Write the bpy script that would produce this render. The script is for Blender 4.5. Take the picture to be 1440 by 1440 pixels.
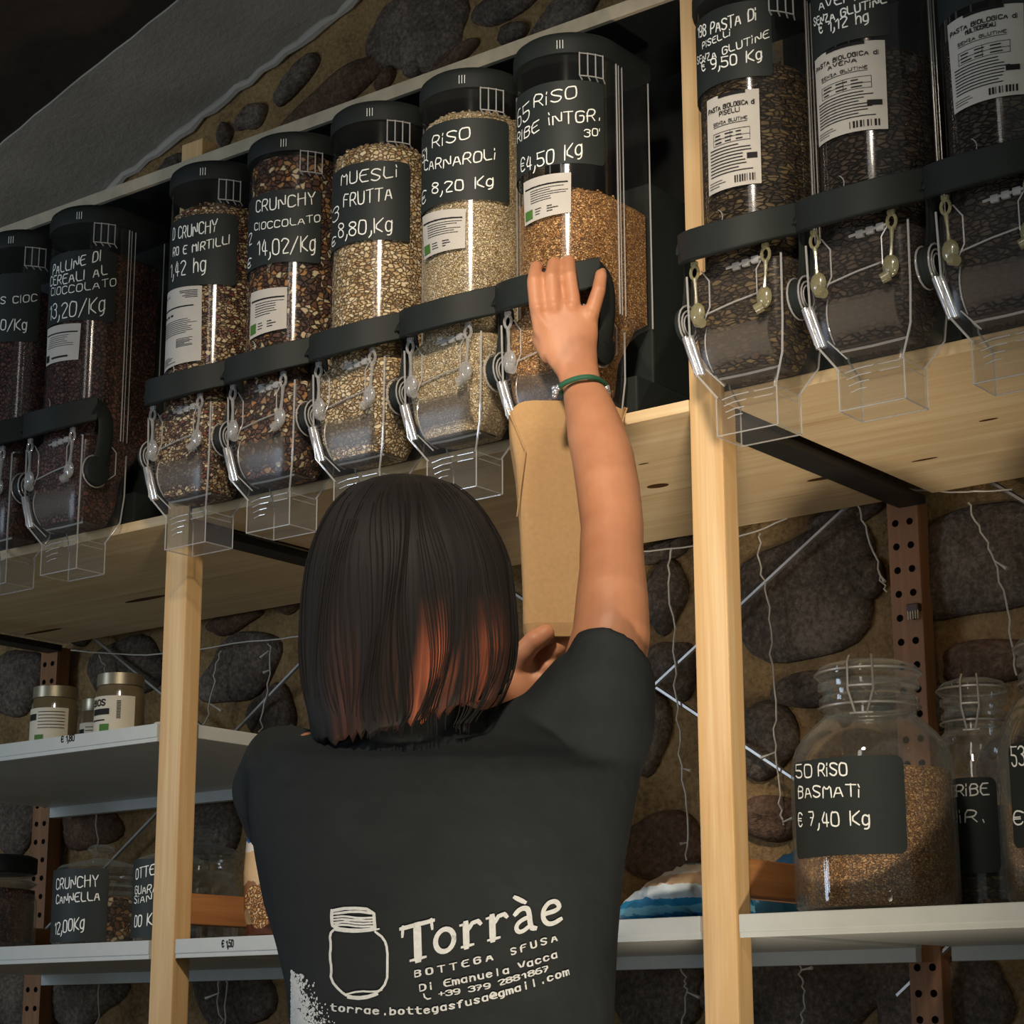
import bpy, bmesh, math, random
from mathutils import Vector, Matrix
from mathutils.bvhtree import BVHTree

sc = bpy.context.scene
for o in list(bpy.data.objects):
    bpy.data.objects.remove(o, do_unlink=True)
COL = sc.collection
PI = math.pi

# ------------------------------------------------------------------ camera
FPX = 2930.8
YAW, PITCH, ROLL = 0.6602, 0.2471, -0.0032
ZC = 1.08
CAM = Vector((0.0, -1.9186, ZC))
FW = Vector((-math.sin(YAW) * math.cos(PITCH), math.cos(YAW) * math.cos(PITCH), math.sin(PITCH)))
_r = Vector((math.cos(YAW), math.sin(YAW), 0.0))
_u = _r.cross(FW)
RT = math.cos(ROLL) * _r + math.sin(ROLL) * _u
UP = -math.sin(ROLL) * _r + math.cos(ROLL) * _u
cd = bpy.data.cameras.new('camera')
cd.sensor_width = 36.0
cd.lens = FPX / 1440 * 36.0
cd.clip_start = 0.05
camo = bpy.data.objects.new('camera', cd)
COL.objects.link(camo)
m3 = Matrix((RT, UP, -FW)).transposed()
camo.matrix_world = Matrix.Translation(CAM) @ m3.to_4x4()
sc.camera = camo

# ------------------------------------------------------------------ world, lamps, exposure
sc.view_settings.view_transform = 'Standard'
sc.view_settings.look = 'None'
sc.view_settings.gamma = 1.0
sc.view_settings.use_curve_mapping = False
sc.view_settings.exposure = 0.0
w = bpy.data.worlds.new('room_air')
sc.world = w
w.use_nodes = True
w.node_tree.nodes['Background'].inputs[0].default_value = (0.80, 0.90, 0.86, 1)
w.node_tree.nodes['Background'].inputs[1].default_value = 0.17
sc.cycles.transparent_max_bounces = 48
sc.cycles.max_bounces = 8
sc.cycles.sample_clamp_indirect = 4.0

def look_at(o, target):
    d = Vector(target) - o.location
    o.rotation_euler = d.to_track_quat('-Z', 'Y').to_euler()

def lamp(name, kind, loc, target, power, color, **kw):
    l = bpy.data.lights.new(name, kind)
    l.energy = power
    l.color = color
    for k, v in kw.items():
        setattr(l, k, v)
    o = bpy.data.objects.new(name, l)
    COL.objects.link(o)
    o.location = loc
    look_at(o, target)
    return o

# a warm ceiling spot over the shop floor, a soft daylight window behind left, a dim room fill
lamp('ceiling_spot', 'SPOT', (-0.60, -1.60, 2.75), (-1.50, -0.1, 1.71), 172, (1.0, 0.86, 0.70),
     spot_size=math.radians(40), spot_blend=1.0, shadow_soft_size=0.10)
lamp('shop_window', 'AREA', (-3.6, -2.6, 1.5), (-1.9, -0.1, 1.5), 26, (0.66, 0.80, 1.0), shape='RECTANGLE', size=0.7, size_y=1.2)
lamp('ceiling_strip', 'AREA', (-0.55, -2.6, 2.55), (-1.6, 0.0, 1.6), 4, (1.0, 0.95, 0.88), shape='RECTANGLE', size=0.25, size_y=1.3)

lamp('low_fill', 'SPOT', (0.45, -1.45, 1.00), (-1.38, 0.05, 1.84), 26, (1.0, 0.86, 0.68),  # added spot with no known source, brightens the undersides of the boards
     spot_size=math.radians(30), spot_blend=1.0, shadow_soft_size=0.12)

lamp('board_bounce_fill', 'SPOT', (-0.50, -1.05, 0.22), (-1.46, 0.18, 1.77), 108, (1.0, 0.87, 0.70),  # added low spot for light bounced up under the boards
     spot_size=math.radians(40), spot_blend=1.0, shadow_soft_size=0.10)

# ------------------------------------------------------------------ pixel helpers (pixel of the 1440 frame -> point in the room)
def ray(x, y):
    return FW + RT * ((x - 720) / FPX) + UP * ((720 - y) / FPX)
def P(x, y, t):
    return CAM + ray(x, y) * t
def atY(x, y, Y):
    d = ray(x, y)
    return CAM + d * ((Y - CAM.y) / d.y)
def atZ(x, y, Z):
    d = ray(x, y)
    return CAM + d * ((Z - CAM.z) / d.z)

# ------------------------------------------------------------------ mesh builder
class MB:
    def __init__(s):
        s.v, s.f, s.m = [], [], []
    def add(s, vs, fs, mi=0):
        b = len(s.v)
        s.v += [Vector(p) for p in vs]
        for f in fs:
            s.f.append([b + i for i in f])
            s.m.append(mi)
        return s
    def box(s, a, b, mi=0):
        x0, y0, z0 = a
        x1, y1, z1 = b
        vs = [(x0, y0, z0), (x1, y0, z0), (x1, y1, z0), (x0, y1, z0), (x0, y0, z1), (x1, y0, z1), (x1, y1, z1), (x0, y1, z1)]
        return s.add(vs, [(0, 3, 2, 1), (4, 5, 6, 7), (0, 1, 5, 4), (1, 2, 6, 5), (2, 3, 7, 6), (3, 0, 4, 7)], mi)
    def rbox(s, a, b, r=0.002, mi=0):
        """box with chamfered edges"""
        bm = bmesh.new()
        mb = MB().box(a, b)
        vv = [bm.verts.new(p) for p in mb.v]
        for f in mb.f:
            bm.faces.new([vv[i] for i in f])
        bmesh.ops.bevel(bm, geom=bm.edges[:], offset=r, segments=2, affect='EDGES', profile=0.7)
        bm.verts.index_update()
        s.add([v.co.copy() for v in bm.verts], [[v.index for v in f.verts] for f in bm.faces], mi)
        bm.free()
        return s
    def loft(s, rings, closed=True, caps=True, mi=0):
        n = len(rings[0])
        vs = [p for r in rings for p in r]
        fs = []
        for i in range(len(rings) - 1):
            for j in range(n if closed else n - 1):
                k = (j + 1) % n
                fs.append((i * n + j, i * n + k, (i + 1) * n + k, (i + 1) * n + j))
        if caps and closed:
            fs.append(tuple(reversed(range(n))))
            fs.append(tuple(range((len(rings) - 1) * n, len(rings) * n)))
        return s.add(vs, fs, mi)
    def tube(s, pts, r, n=8, mi=0, flat=None, side=None, caps=True):
        """round tube; r number or list; flat = ratio of the second axis; side = direction of the first axis"""
        pts = [Vector(p) for p in pts]
        rs = r if isinstance(r, (list, tuple)) else [r] * len(pts)
        rings = []
        prev = None
        for i, p in enumerate(pts):
            d = (pts[min(i + 1, len(pts) - 1)] - pts[max(i - 1, 0)]).normalized()
            if side is not None:
                a = Vector(side)
            elif prev is not None:
                a = prev
            else:
                a = Vector((0, 0, 1)) if abs(d.z) < 0.9 else Vector((1, 0, 0))
            a = (a - d * a.dot(d)).normalized()
            prev = a
            b = d.cross(a)
            fl = 1.0 if flat is None else (flat[i] if isinstance(flat, (list, tuple)) else flat)
            rings.append([p + a * (rs[i] * math.cos(2 * PI * k / n)) + b * (rs[i] * fl * math.sin(2 * PI * k / n)) for k in range(n)])
        return s.loft(rings, True, caps, mi)
    def lathe(s, prof, c=(0, 0, 0), n=32, mi=0, caps=False):
        c = Vector(c)
        rings = [[c + Vector((r * math.cos(2 * PI * k / n), r * math.sin(2 * PI * k / n), z)) for k in range(n)] for r, z in prof]
        return s.loft(rings, True, caps, mi)
    def ball(s, c, r, n=12, m=8, mi=0, axes=None):
        c = Vector(c)
        ax = axes or (Vector((1, 0, 0)), Vector((0, 1, 0)), Vector((0, 0, 1)))
        if not isinstance(r, (tuple, list)):
            r = (r, r, r)
        rings = []
        for i in range(m + 1):
            th = PI * i / m
            q = max(math.sin(th), 0.02)
            rings.append([c + ax[0] * (r[0] * q * math.cos(2 * PI * k / n)) + ax[1] * (r[1] * q * math.sin(2 * PI * k / n)) - ax[2] * (r[2] * math.cos(th)) for k in range(n)])
        return s.loft(rings, True, True, mi)

def smooth_pts(pts, it=2):
    pts = [Vector(p) for p in pts]
    for _ in range(it):
        q = [pts[0]]
        for a, b in zip(pts, pts[1:]):
            q += [a.lerp(b, 0.25), a.lerp(b, 0.75)]
        q.append(pts[-1])
        pts = q
    return pts

def catmull(pts, k=4):
    pts = [Vector(p) for p in pts]
    out = []
    for i in range(len(pts) - 1):
        p0, p1, p2, p3 = pts[max(i - 1, 0)], pts[i], pts[i + 1], pts[min(i + 2, len(pts) - 1)]
        for j in range(k):
            t = j / k
            out.append(0.5 * (2 * p1 + (p2 - p0) * t + (2 * p0 - 5 * p1 + 4 * p2 - p3) * t * t + (3 * p1 - p0 - 3 * p2 + p3) * t ** 3))
    out.append(pts[-1])
    return out

def root_loc(par):
    while par.parent:
        par = par.parent
    return par.location

def mesh_of(name, mb, mats, smooth=False, origin=Vector((0, 0, 0))):
    me = bpy.data.meshes.new(name)
    me.from_pydata([v - origin for v in mb.v], [], mb.f)
    for m in (mats if isinstance(mats, (list, tuple)) else [mats]):
        me.materials.append(m)
    me.polygons.foreach_set('material_index', mb.m)
    bm = bmesh.new()
    bm.from_mesh(me)
    bmesh.ops.recalc_face_normals(bm, faces=bm.faces)
    bm.to_mesh(me)
    bm.free()
    if smooth:
        me.polygons.foreach_set('use_smooth', [True] * len(me.polygons))
        me.set_sharp_from_angle(angle=math.radians(40))
    me.update()
    return me

def tag(o, label=None, cat=None, group=None, kind=None):
    for k, v in (('label', label), ('category', cat), ('group', group), ('kind', kind)):
        if v:
            o[k] = v
    return o

def part(name, mb, mats, par, smooth=False, label=None, local=False):
    """a child mesh; mb in room coordinates unless local"""
    org = Vector((0, 0, 0)) if local else root_loc(par)
    o = bpy.data.objects.new(name, mesh_of(name, mb, mats, smooth, org))
    COL.objects.link(o)
    o.parent = par
    if label:
        o['label'] = label
    return o

def share(name, me, par):
    o = bpy.data.objects.new(name, me)
    COL.objects.link(o)
    o.parent = par
    return o

def solo(name, mb, mats, loc, label=None, cat=None, group=None, kind=None, smooth=False):
    loc = Vector(loc)
    o = bpy.data.objects.new(name, mesh_of(name, mb, mats, smooth, loc))
    COL.objects.link(o)
    o.location = loc
    return tag(o, label, cat, group, kind)

def thing(name, loc, label, cat, group=None):
    o = bpy.data.objects.new(name, None)
    o.empty_display_size = 0.02
    COL.objects.link(o)
    o.location = loc
    return tag(o, label, cat, group)

# ------------------------------------------------------------------ materials
class NT:
    def __init__(s, name):
        s.mat = bpy.data.materials.new(name)
        s.mat.use_nodes = True
        s.t = s.mat.node_tree
        s.t.nodes.clear()
        s.out = s.n('ShaderNodeOutputMaterial')
    def n(s, typ, **kw):
        x = s.t.nodes.new(typ)
        for k, v in kw.items():
            setattr(x, k, v)
        return x
    def l(s, a, b):
        s.t.links.new(a, b)
    def coord(s, scale=(1, 1, 1), kind='Object'):
        c = s.n('ShaderNodeTexCoord')
        mp = s.n('ShaderNodeMapping')
        mp.inputs['Scale'].default_value = scale
        s.l(c.outputs[kind], mp.inputs['Vector'])
        return mp.outputs[0]
    def noise(s, vec, scale, detail=4, rough=0.55, dist=0.0):
        x = s.n('ShaderNodeTexNoise')
        x.inputs['Scale'].default_value = scale
        x.inputs['Detail'].default_value = detail
        x.inputs['Roughness'].default_value = rough
        x.inputs['Distortion'].default_value = dist
        s.l(vec, x.inputs['Vector'])
        return x.outputs['Fac']
    def ramp(s, fac, stops, interp='LINEAR'):
        x = s.n('ShaderNodeValToRGB')
        x.color_ramp.interpolation = interp
        el = x.color_ramp.elements
        while len(el) < len(stops):
            el.new(0.5)
        for e, (p, c) in zip(el, stops):
            e.position = p
            e.color = (*c, 1)
        s.l(fac, x.inputs[0])
        return x.outputs[0]
    def bsdf(s, rough=0.5, spec=0.5, metal=0.0):
        b = s.n('ShaderNodeBsdfPrincipled')
        b.inputs['Roughness'].default_value = rough
        b.inputs['Specular IOR Level'].default_value = spec
        b.inputs['Metallic'].default_value = metal
        s.l(b.outputs[0], s.out.inputs[0])
        return b
    def bump(s, b, h, strength=0.3, dist=0.002):
        x = s.n('ShaderNodeBump')
        x.inputs['Strength'].default_value = strength
        x.inputs['Distance'].default_value = dist
        s.l(h, x.inputs['Height'])
        s.l(x.outputs[0], b.inputs['Normal'])

def lin(r, g, b):
    f = lambda c: ((c / 255 + 0.055) / 1.055) ** 2.4 if c > 10 else c / 255 / 12.92
    return (f(r), f(g), f(b))

def plain(name, rgb, rough=0.5, spec=0.5, metal=0.0, noise=0.06, nscale=40, bump=0.0):
    t = NT(name)
    b = t.bsdf(rough, spec, metal)
    v = t.coord()
    f = t.noise(v, nscale)
    c = lin(*rgb)
    lo = tuple(x * (1 - noise * 2) for x in c)
    hi = tuple(min(1, x * (1 + noise * 2)) for x in c)
    t.l(t.ramp(f, [(0.3, lo), (0.7, hi)]), b.inputs['Base Color'])
    if bump:
        t.bump(b, f, bump, 0.003)
    return t.mat

def wood(name, axis, dark, mid, light, scale=1.0, rough=0.55):
    t = NT(name)
    b = t.bsdf(rough, 0.3)
    s = [26 * scale] * 3
    s['xyz'.index(axis)] = 1.1 * scale
    v = t.coord(s)
    f = t.noise(v, 1.6, 6, 0.6, 0.6)
    s2 = [150 * scale] * 3
    s2['xyz'.index(axis)] = 3 * scale
    f2 = t.noise(t.coord(s2), 1.0, 3, 0.6, 0.2)
    mx = t.n('ShaderNodeMath', operation='MULTIPLY_ADD')
    mx.inputs[1].default_value = 0.35
    t.l(f2, mx.inputs[0])
    t.l(f, mx.inputs[2])
    col = t.ramp(mx.outputs[0], [(0.42, lin(*dark)), (0.56, lin(*mid)), (0.64, lin(*mid)), (0.84, lin(*light))])
    t.l(col, b.inputs['Base Color'])
    t.bump(b, f2, 0.15, 0.001)
    return t.mat

def clear(name, tint=0.95, base=0.05, edge=0.75, rough=0.03, haze=0.02, hcol=(0.8, 0.8, 0.8), rim=0.0):
    t = NT(name)
    tr = t.n('ShaderNodeBsdfTransparent')
    tr.inputs[0].default_value = (tint, tint, tint * 0.99, 1)
    gl = t.n('ShaderNodeBsdfGlossy')
    gl.inputs['Roughness'].default_value = rough
    df = t.n('ShaderNodeBsdfDiffuse')
    df.inputs[0].default_value = (*hcol, 1)
    lw = t.n('ShaderNodeLayerWeight')
    lw.inputs['Blend'].default_value = 0.25
    pw = t.n('ShaderNodeMath', operation='POWER')
    pw.inputs[1].default_value = 2.0
    t.l(lw.outputs['Facing'], pw.inputs[0])
    ma = t.n('ShaderNodeMath', operation='MULTIPLY_ADD')
    ma.inputs[1].default_value = edge
    ma.inputs[2].default_value = base
    t.l(pw.outputs[0], ma.inputs[0])
    m0 = t.n('ShaderNodeMixShader')
    m0.inputs[0].default_value = haze
    if rim:
        hz = t.n('ShaderNodeMath', operation='MULTIPLY_ADD')
        hz.inputs[1].default_value = rim
        hz.inputs[2].default_value = haze
        t.l(pw.outputs[0], hz.inputs[0])
        t.l(hz.outputs[0], m0.inputs[0])
    t.l(tr.outputs[0], m0.inputs[1])
    t.l(df.outputs[0], m0.inputs[2])
    m1 = t.n('ShaderNodeMixShader')
    t.l(ma.outputs[0], m1.inputs[0])
    t.l(m0.outputs[0], m1.inputs[1])
    t.l(gl.outputs[0], m1.inputs[2])
    t.l(m1.outputs[0], t.out.inputs[0])
    return t.mat

def grains(name, cols, scale, stretch=(1, 1, 1), gap=(20, 14, 10), rough=0.6, spec=0.3):
    t = NT(name)
    b = t.bsdf(rough, spec)
    v = t.coord(stretch)
    nz = t.n('ShaderNodeTexNoise')
    nz.inputs['Scale'].default_value = scale * 0.5
    t.l(v, nz.inputs['Vector'])
    mixv = t.n('ShaderNodeMix', data_type='VECTOR')
    mixv.inputs[0].default_value = 0.012
    t.l(v, mixv.inputs[4])
    t.l(nz.outputs['Color'], mixv.inputs[5])
    vo = t.n('ShaderNodeTexVoronoi')
    vo.inputs['Scale'].default_value = scale
    t.l(mixv.outputs[1], vo.inputs['Vector'])
    ve = t.n('ShaderNodeTexVoronoi', feature='DISTANCE_TO_EDGE')
    ve.inputs['Scale'].default_value = scale
    t.l(mixv.outputs[1], ve.inputs['Vector'])
    sep = t.n('ShaderNodeSeparateColor')
    t.l(vo.outputs['Color'], sep.inputs[0])
    k = len(cols)
    col = t.ramp(sep.outputs[0], [(i / k, lin(*c)) for i, c in enumerate(cols)], 'CONSTANT')
    e = t.ramp(ve.outputs['Distance'], [(0.0, (0, 0, 0)), (0.16, (1, 1, 1))])
    mc = t.n('ShaderNodeMix', data_type='RGBA')
    t.l(e, mc.inputs[0])
    mc.inputs[6].default_value = (*lin(*gap), 1)
    t.l(col, mc.inputs[7])
    t.l(mc.outputs[2], b.inputs['Base Color'])
    t.bump(b, e, 0.8, 0.004)
    return t.mat

M = {}
M['post'] = wood('pine_post', 'z', (166, 122, 74), (204, 166, 114), (220, 190, 144))
M['post_red'] = wood('old_pine_post', 'z', (110, 74, 50), (140, 98, 66), (160, 114, 78))
M['board'] = wood('pine_board', 'x', (170, 138, 96), (216, 188, 144), (230, 206, 164))
M['rung'] = wood('pine_rung', 'y', (120, 78, 44), (160, 106, 62), (182, 128, 78))
M['knot'] = plain('knot_wood', (78, 50, 28), 0.6, 0.2)
M['hole'] = plain('drilled_hole', (18, 15, 13), 0.9, 0.0)
M['trim'] = plain('pale_edge', (176, 164, 140), 0.6, 0.3)
M['black'] = plain('black_plastic', (34, 38, 36), 0.6, 0.22, noise=0.03)
M['blackpanel'] = plain('black_board', (26, 28, 27), 0.6, 0.25)
M['chalk'] = plain('chalkboard_sticker', (36, 41, 39), 0.6, 0.3, noise=0.03)
M['ink'] = plain('white_chalk_ink', (238, 238, 230), 0.8, 0.1, noise=0.02)
M['paper'] = plain('paper_label', (190, 184, 174), 0.7, 0.2, noise=0.02)
M['print'] = plain('black_print', (30, 28, 28), 0.7, 0.2)
M['green'] = plain('green_print', (70, 110, 48), 0.7, 0.2)
M['clear'] = clear('clear_plastic', 0.95, 0.012, 0.5, 0.20, 0.016, (0.8, 0.78, 0.76), 0.08)
M['hopper'] = clear('clear_hopper', 0.96, 0.035, 0.55, 0.09, 0.006)
M['edge'] = clear('plastic_edge', 0.78, 0.14, 0.7, 0.12, 0.36, (0.85, 0.83, 0.80))
M['latch'] = clear('latch_plastic', 0.80, 0.10, 0.6, 0.10, 0.24, (0.85, 0.83, 0.80), 0.3)
M['amber'] = clear('yellowed_plastic', 0.6, 0.12, 0.6, 0.15, 0.36, lin(196, 186, 140))
M['drum'] = clear('grey_drum', 0.84, 0.004, 0.10, 0.5, 0.22, lin(132, 120, 108))
M['glint_metal'] = plain('glint_and_bead_metal', (225, 226, 230), 0.2, 0.8, 0.75, noise=0.02)
M['glass'] = clear('jar_glass', 0.93, 0.05, 0.8, 0.03, 0.015, (0.62, 0.70, 0.68), 0.35)
M['metal'] = plain('white_painted_steel', (186, 188, 182), 0.45, 0.4, noise=0.02)
M['steel'] = plain('bare_steel', (170, 166, 160), 0.35, 0.5, 0.8)
M['dark_steel'] = plain('dark_steel', (46, 46, 44), 0.5, 0.4, 0.3)
M['cable'] = plain('clear_cable', (196, 190, 176), 0.4, 0.5)
M['kraft'] = plain('kraft_paper', (180, 143, 98), 0.75, 0.15, noise=0.03, nscale=200)
M['shirt'] = None
# ------------------------------------------------------------------ the room
X0, X1, BAY = -2.0934, -1.2334, 0.86
PW, PD = 0.0427, 0.030
WALL_Y = 0.56
rnd = random.Random(7)

def stone_mat(name, c0, c1, c2):
    t = NT(name)
    b = t.bsdf(0.85, 0.15)
    v = t.coord()
    f = t.noise(v, 9, 6, 0.65)
    f2 = t.noise(v, 130, 4, 0.7)
    mx = t.n('ShaderNodeMix', data_type='FLOAT')
    mx.inputs[0].default_value = 0.5
    t.l(f, mx.inputs[2])
    t.l(f2, mx.inputs[3])
    t.l(t.ramp(mx.outputs[0], [(0.36, lin(*c0)), (0.50, lin(*c1)), (0.64, lin(*c2))]), b.inputs['Base Color'])
    t.bump(b, f2, 0.9, 0.006)
    return t.mat
M['mortar'] = stone_mat('ochre_mortar', (100, 78, 53), (142, 114, 76), (166, 136, 94))
M['stone'] = stone_mat('dark_field_stone', (56, 49, 43), (94, 83, 72), (136, 122, 107))
M['stone2'] = stone_mat('brown_field_stone', (62, 48, 38), (96, 75, 60), (130, 104, 84))

wall = MB()
nx, nz = 60, 42
vs = [(-4.6 + 5.2 * i / nx, WALL_Y + rnd.uniform(-.003, .003), 3.0 * j / nz) for j in range(nz + 1) for i in range(nx + 1)]
wall.add(vs, [(j * (nx + 1) + i, j * (nx + 1) + i + 1, (j + 1) * (nx + 1) + i + 1, (j + 1) * (nx + 1) + i) for j in range(nz) for i in range(nx)], 0)
placed = []
def stone(cx, cz, rx, rz, rot, mi):
    placed.append((cx, cz, max(rx, rz)))
    n, rings = 26, []
    ph = [rnd.uniform(0, 2 * PI) for _ in range(3)]
    am = [rnd.uniform(.03, .09) for _ in range(3)]
    prof = [(1.0, 0.004), (0.98, -0.006), (0.9, -0.014), (0.7, -0.019), (0.4, -0.022), (0.05, -0.023)]
    for q, dy in prof:
        ring = []
        for k in range(n):
            a = 2 * PI * k / n
            rr = q * (1 + sum(am[i] * math.sin((i + 2) * a + ph[i]) for i in range(3)))
            x, z = rx * rr * math.cos(a), rz * rr * math.sin(a)
            ring.append((cx + x * math.cos(rot) - z * math.sin(rot), WALL_Y + dy + rnd.uniform(-.0015, .0015), cz + x * math.sin(rot) + z * math.cos(rot)))
        rings.append(ring)
    wall.loft(rings, True, True, mi)
STONES = [(590, 46, 76, 58, -15, 1), (714, 8, 46, 24, 10, 1), (724, 48, 20, 14, 0, 1), (466, 142, 80, 30, 22, 2), (586, 100, 13, 11, 0, 1),
          (546, 114, 16, 11, 40, 2), (640, 86, 40, 12, 20, 2), (420, 112, 38, 16, 32, 1), (356, 166, 22, 18, 10, 1), (320, 192, 9, 20, 0, 1), (245, 235, 20, 12, 20, 1),
          (500, 200, 40, 14, 25, 2), (800, 20, 50, 30, 20, 1),
          (1134, 836, 92, 92, 5, 1), (1380, 790, 100, 74, 10, 1), (1222, 812, 20, 32, 25, 1), (1140, 968, 50, 24, 8, 1), (1076, 1040, 42, 52, 5, 1),
          (1196, 722, 46, 20, 12, 1), (1300, 1000, 60, 36, 0, 1), (1400, 930, 70, 30, 0, 2), (938, 838, 28, 48, 0, 1), (948, 942, 32, 44, 10, 1),
          (938, 776, 34, 14, 10, 1), (905, 1020, 34, 70, 0, 1), (930, 1190, 60, 45, 0, 2), (1085, 1150, 50, 30, 0, 2), (930, 1380, 62, 72, 0, 1), (1120, 1390, 110, 78, 0, 1), (1320, 1400, 90, 70, 0, 1),
          (340, 940, 60, 46, 10, 1), (386, 1010, 34, 46, 0, 1), (330, 875, 40, 14, 8, 2), (180, 940, 60, 44, 0, 1), (25, 960, 45, 46, 0, 1), (300, 1160, 44, 50, 0, 1),
          (20, 1150, 44, 50, 0, 1), (130, 1160, 50, 34, 0, 2), (120, 1390, 66, 50, 0, 1), (330, 1390, 60, 56, 0, 1), (20, 1400, 44, 50, 0, 1)]
for px, py, rx, ry, rot, mi in STONES:
    c = atY(px, py, WALL_Y)
    t = (c - CAM).dot(FW)
    stone(c.x, c.z, rx * 1.06 * t / FPX / 0.80, ry * 1.06 * t / FPX, math.radians(rot), mi)
for _ in range(900):
    x, z, r = rnd.uniform(-4.5, .5), rnd.uniform(.05, 2.9), rnd.uniform(.04, .12)
    if all(math.hypot(x - a, z - b) > r * 1.12 + q * 1.0 for a, b, q in placed):
        stone(x, z, r * rnd.uniform(.8, 1.0), r * rnd.uniform(.6, .95), rnd.uniform(-.5, .5), rnd.choice((1, 1, 2)))
o = solo('wall_back', wall, [M['mortar'], M['stone'], M['stone2']], (0, 0, 0), kind='structure')
for p in o.data.polygons:
    p.use_smooth = p.material_index > 0

fl = MB().box((-4.6, -3.2, -0.03), (0.6, WALL_Y + .02, 0.0))
solo('floor', fl, plain('grey_floor', (120, 112, 102), 0.5, 0.4, nscale=3), (0, 0, 0), kind='structure')

# sloping plastered soffit along the wall, and the dark roof in front of it
SL = 0.307
def cz(x):
    return 1.589 + ZC + SL * (x + 2.891)
def slope_plane(y0, y1, dz, seed=None):
    r2 = random.Random(3)
    mb, n = MB(), 120
    vs = []
    for i in range(n + 1):
        x = -4.6 + 5.0 * i / n
        j = r2.uniform(-.004, .004) if seed else 0
        vs += [(x, y0 + j, cz(x) + dz), (x, y1, cz(x) + dz), (x, y1, cz(x) + dz + .03), (x, y0 + j, cz(x) + dz + .03)]
    fs = []
    for i in range(n):
        for a in range(4):
            b = (a + 1) % 4
            fs.append((i * 4 + a, i * 4 + b, i * 4 + 4 + b, i * 4 + 4 + a))
    return mb.add(vs, fs)
pl = NT('grey_plaster')
b = pl.bsdf(0.9, 0.1)
v = pl.coord()
pl.l(pl.ramp(pl.noise(v, 6), [(0.3, lin(160, 154, 142)), (0.7, lin(180, 173, 160))]), b.inputs['Base Color'])
pl.bump(b, pl.noise(v, 60, 5, 0.7), 0.35, 0.006)
solo('ceiling', slope_plane(0.297, WALL_Y + .02, 0.0, 1), pl.mat, (0, 0, 0), kind='structure')
solo('trim_1', slope_plane(-3.2, 0.300, 0.004), plain('dark_timber', (66, 58, 51), 0.85, 0.1), (0, 0, 0), kind='structure')
# rough plaster bead where soffit meets stone
bead = MB()
pts = [(-3.6 + 2.4 * i / 80, WALL_Y - .006 + rnd.uniform(-.004, .003), cz(-3.6 + 2.4 * i / 80) - .004 + rnd.uniform(-.006, .003)) for i in range(81)]
bead.tube(pts, [rnd.uniform(.005, .012) for _ in pts], 8)
solo('trim_2', bead, pl.mat, (0, 0, 0), kind='structure', smooth=True)

# ------------------------------------------------------------------ shelving
ZB0, ZB1 = 0.692 + ZC, 0.706 + ZC
BACK = 0.5148
def side_frame(x, label, seen_top, front=True):
    t = thing('shelf_side_frame', (x, 0, 0), label, 'shelf frame', 'side frames of the shelving')
    if front:
        mb = MB().rbox((x, 0, 0), (x + PW, PD, seen_top), 0.0025)
        part('front_post', mb, M['post'], t)
    mb = MB().rbox((x - .024, BACK, 0), (x + .021, BACK + .03, 0.69 + ZC), 0.002)
    z = 0.3
    while z < 1.75:
        for dx in (-.012, .009):
            c = Vector((x + dx, BACK - .0004, z))
            mb.add([c + Vector((.0048 * math.cos(a), 0, .0048 * math.sin(a))) for a in [2 * PI * k / 14 for k in range(14)]], [tuple(range(14))], 1)
        z += 0.032
    part('back_upright', mb, [M['post_red'], M['hole']], t)
    for z0, z1 in ((0.147 + ZC, 0.187 + ZC), (0.30, 0.34)):
        part('rung', MB().rbox((x + .008, PD, z0), (x + .040, BACK, z1), 0.002), M['rung'], t)
    part('shelf_rail', MB().rbox((x - .006, PD, ZB0 - .012), (x + .034, BACK, ZB0 - .001), 0.001), M['dark_steel'], t, label='dark steel rail under the wooden boards')
    return t
side_frame(X0, 'pine shelf frame with its front post left of the woman', 1.256 + ZC)
fr = side_frame(X1, 'pine shelf frame with its front post right of the raised arm', 1.45 + ZC)
side_frame(X0 - BAY, 'perforated back upright at the far left behind the small jars', 1.256 + ZC)
c = atY(1285, 858, BACK - .004)
mb = MB().rbox((c.x - .007, BACK - .012, c.z - .002), (c.x + .010, BACK - .0002, c.z + .008), 0.002)
for k in range(5):
    mb.box((c.x - .006 + k * .0035, BACK - .011, c.z - .013), (c.x - .0045 + k * .0035, BACK - .009, c.z - .001), 1)
part('comb_clip', mb, [plain('brown_plastic', (70, 40, 30), .5), M['trim']], fr, label='small brown comb clip on the upright')

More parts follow.
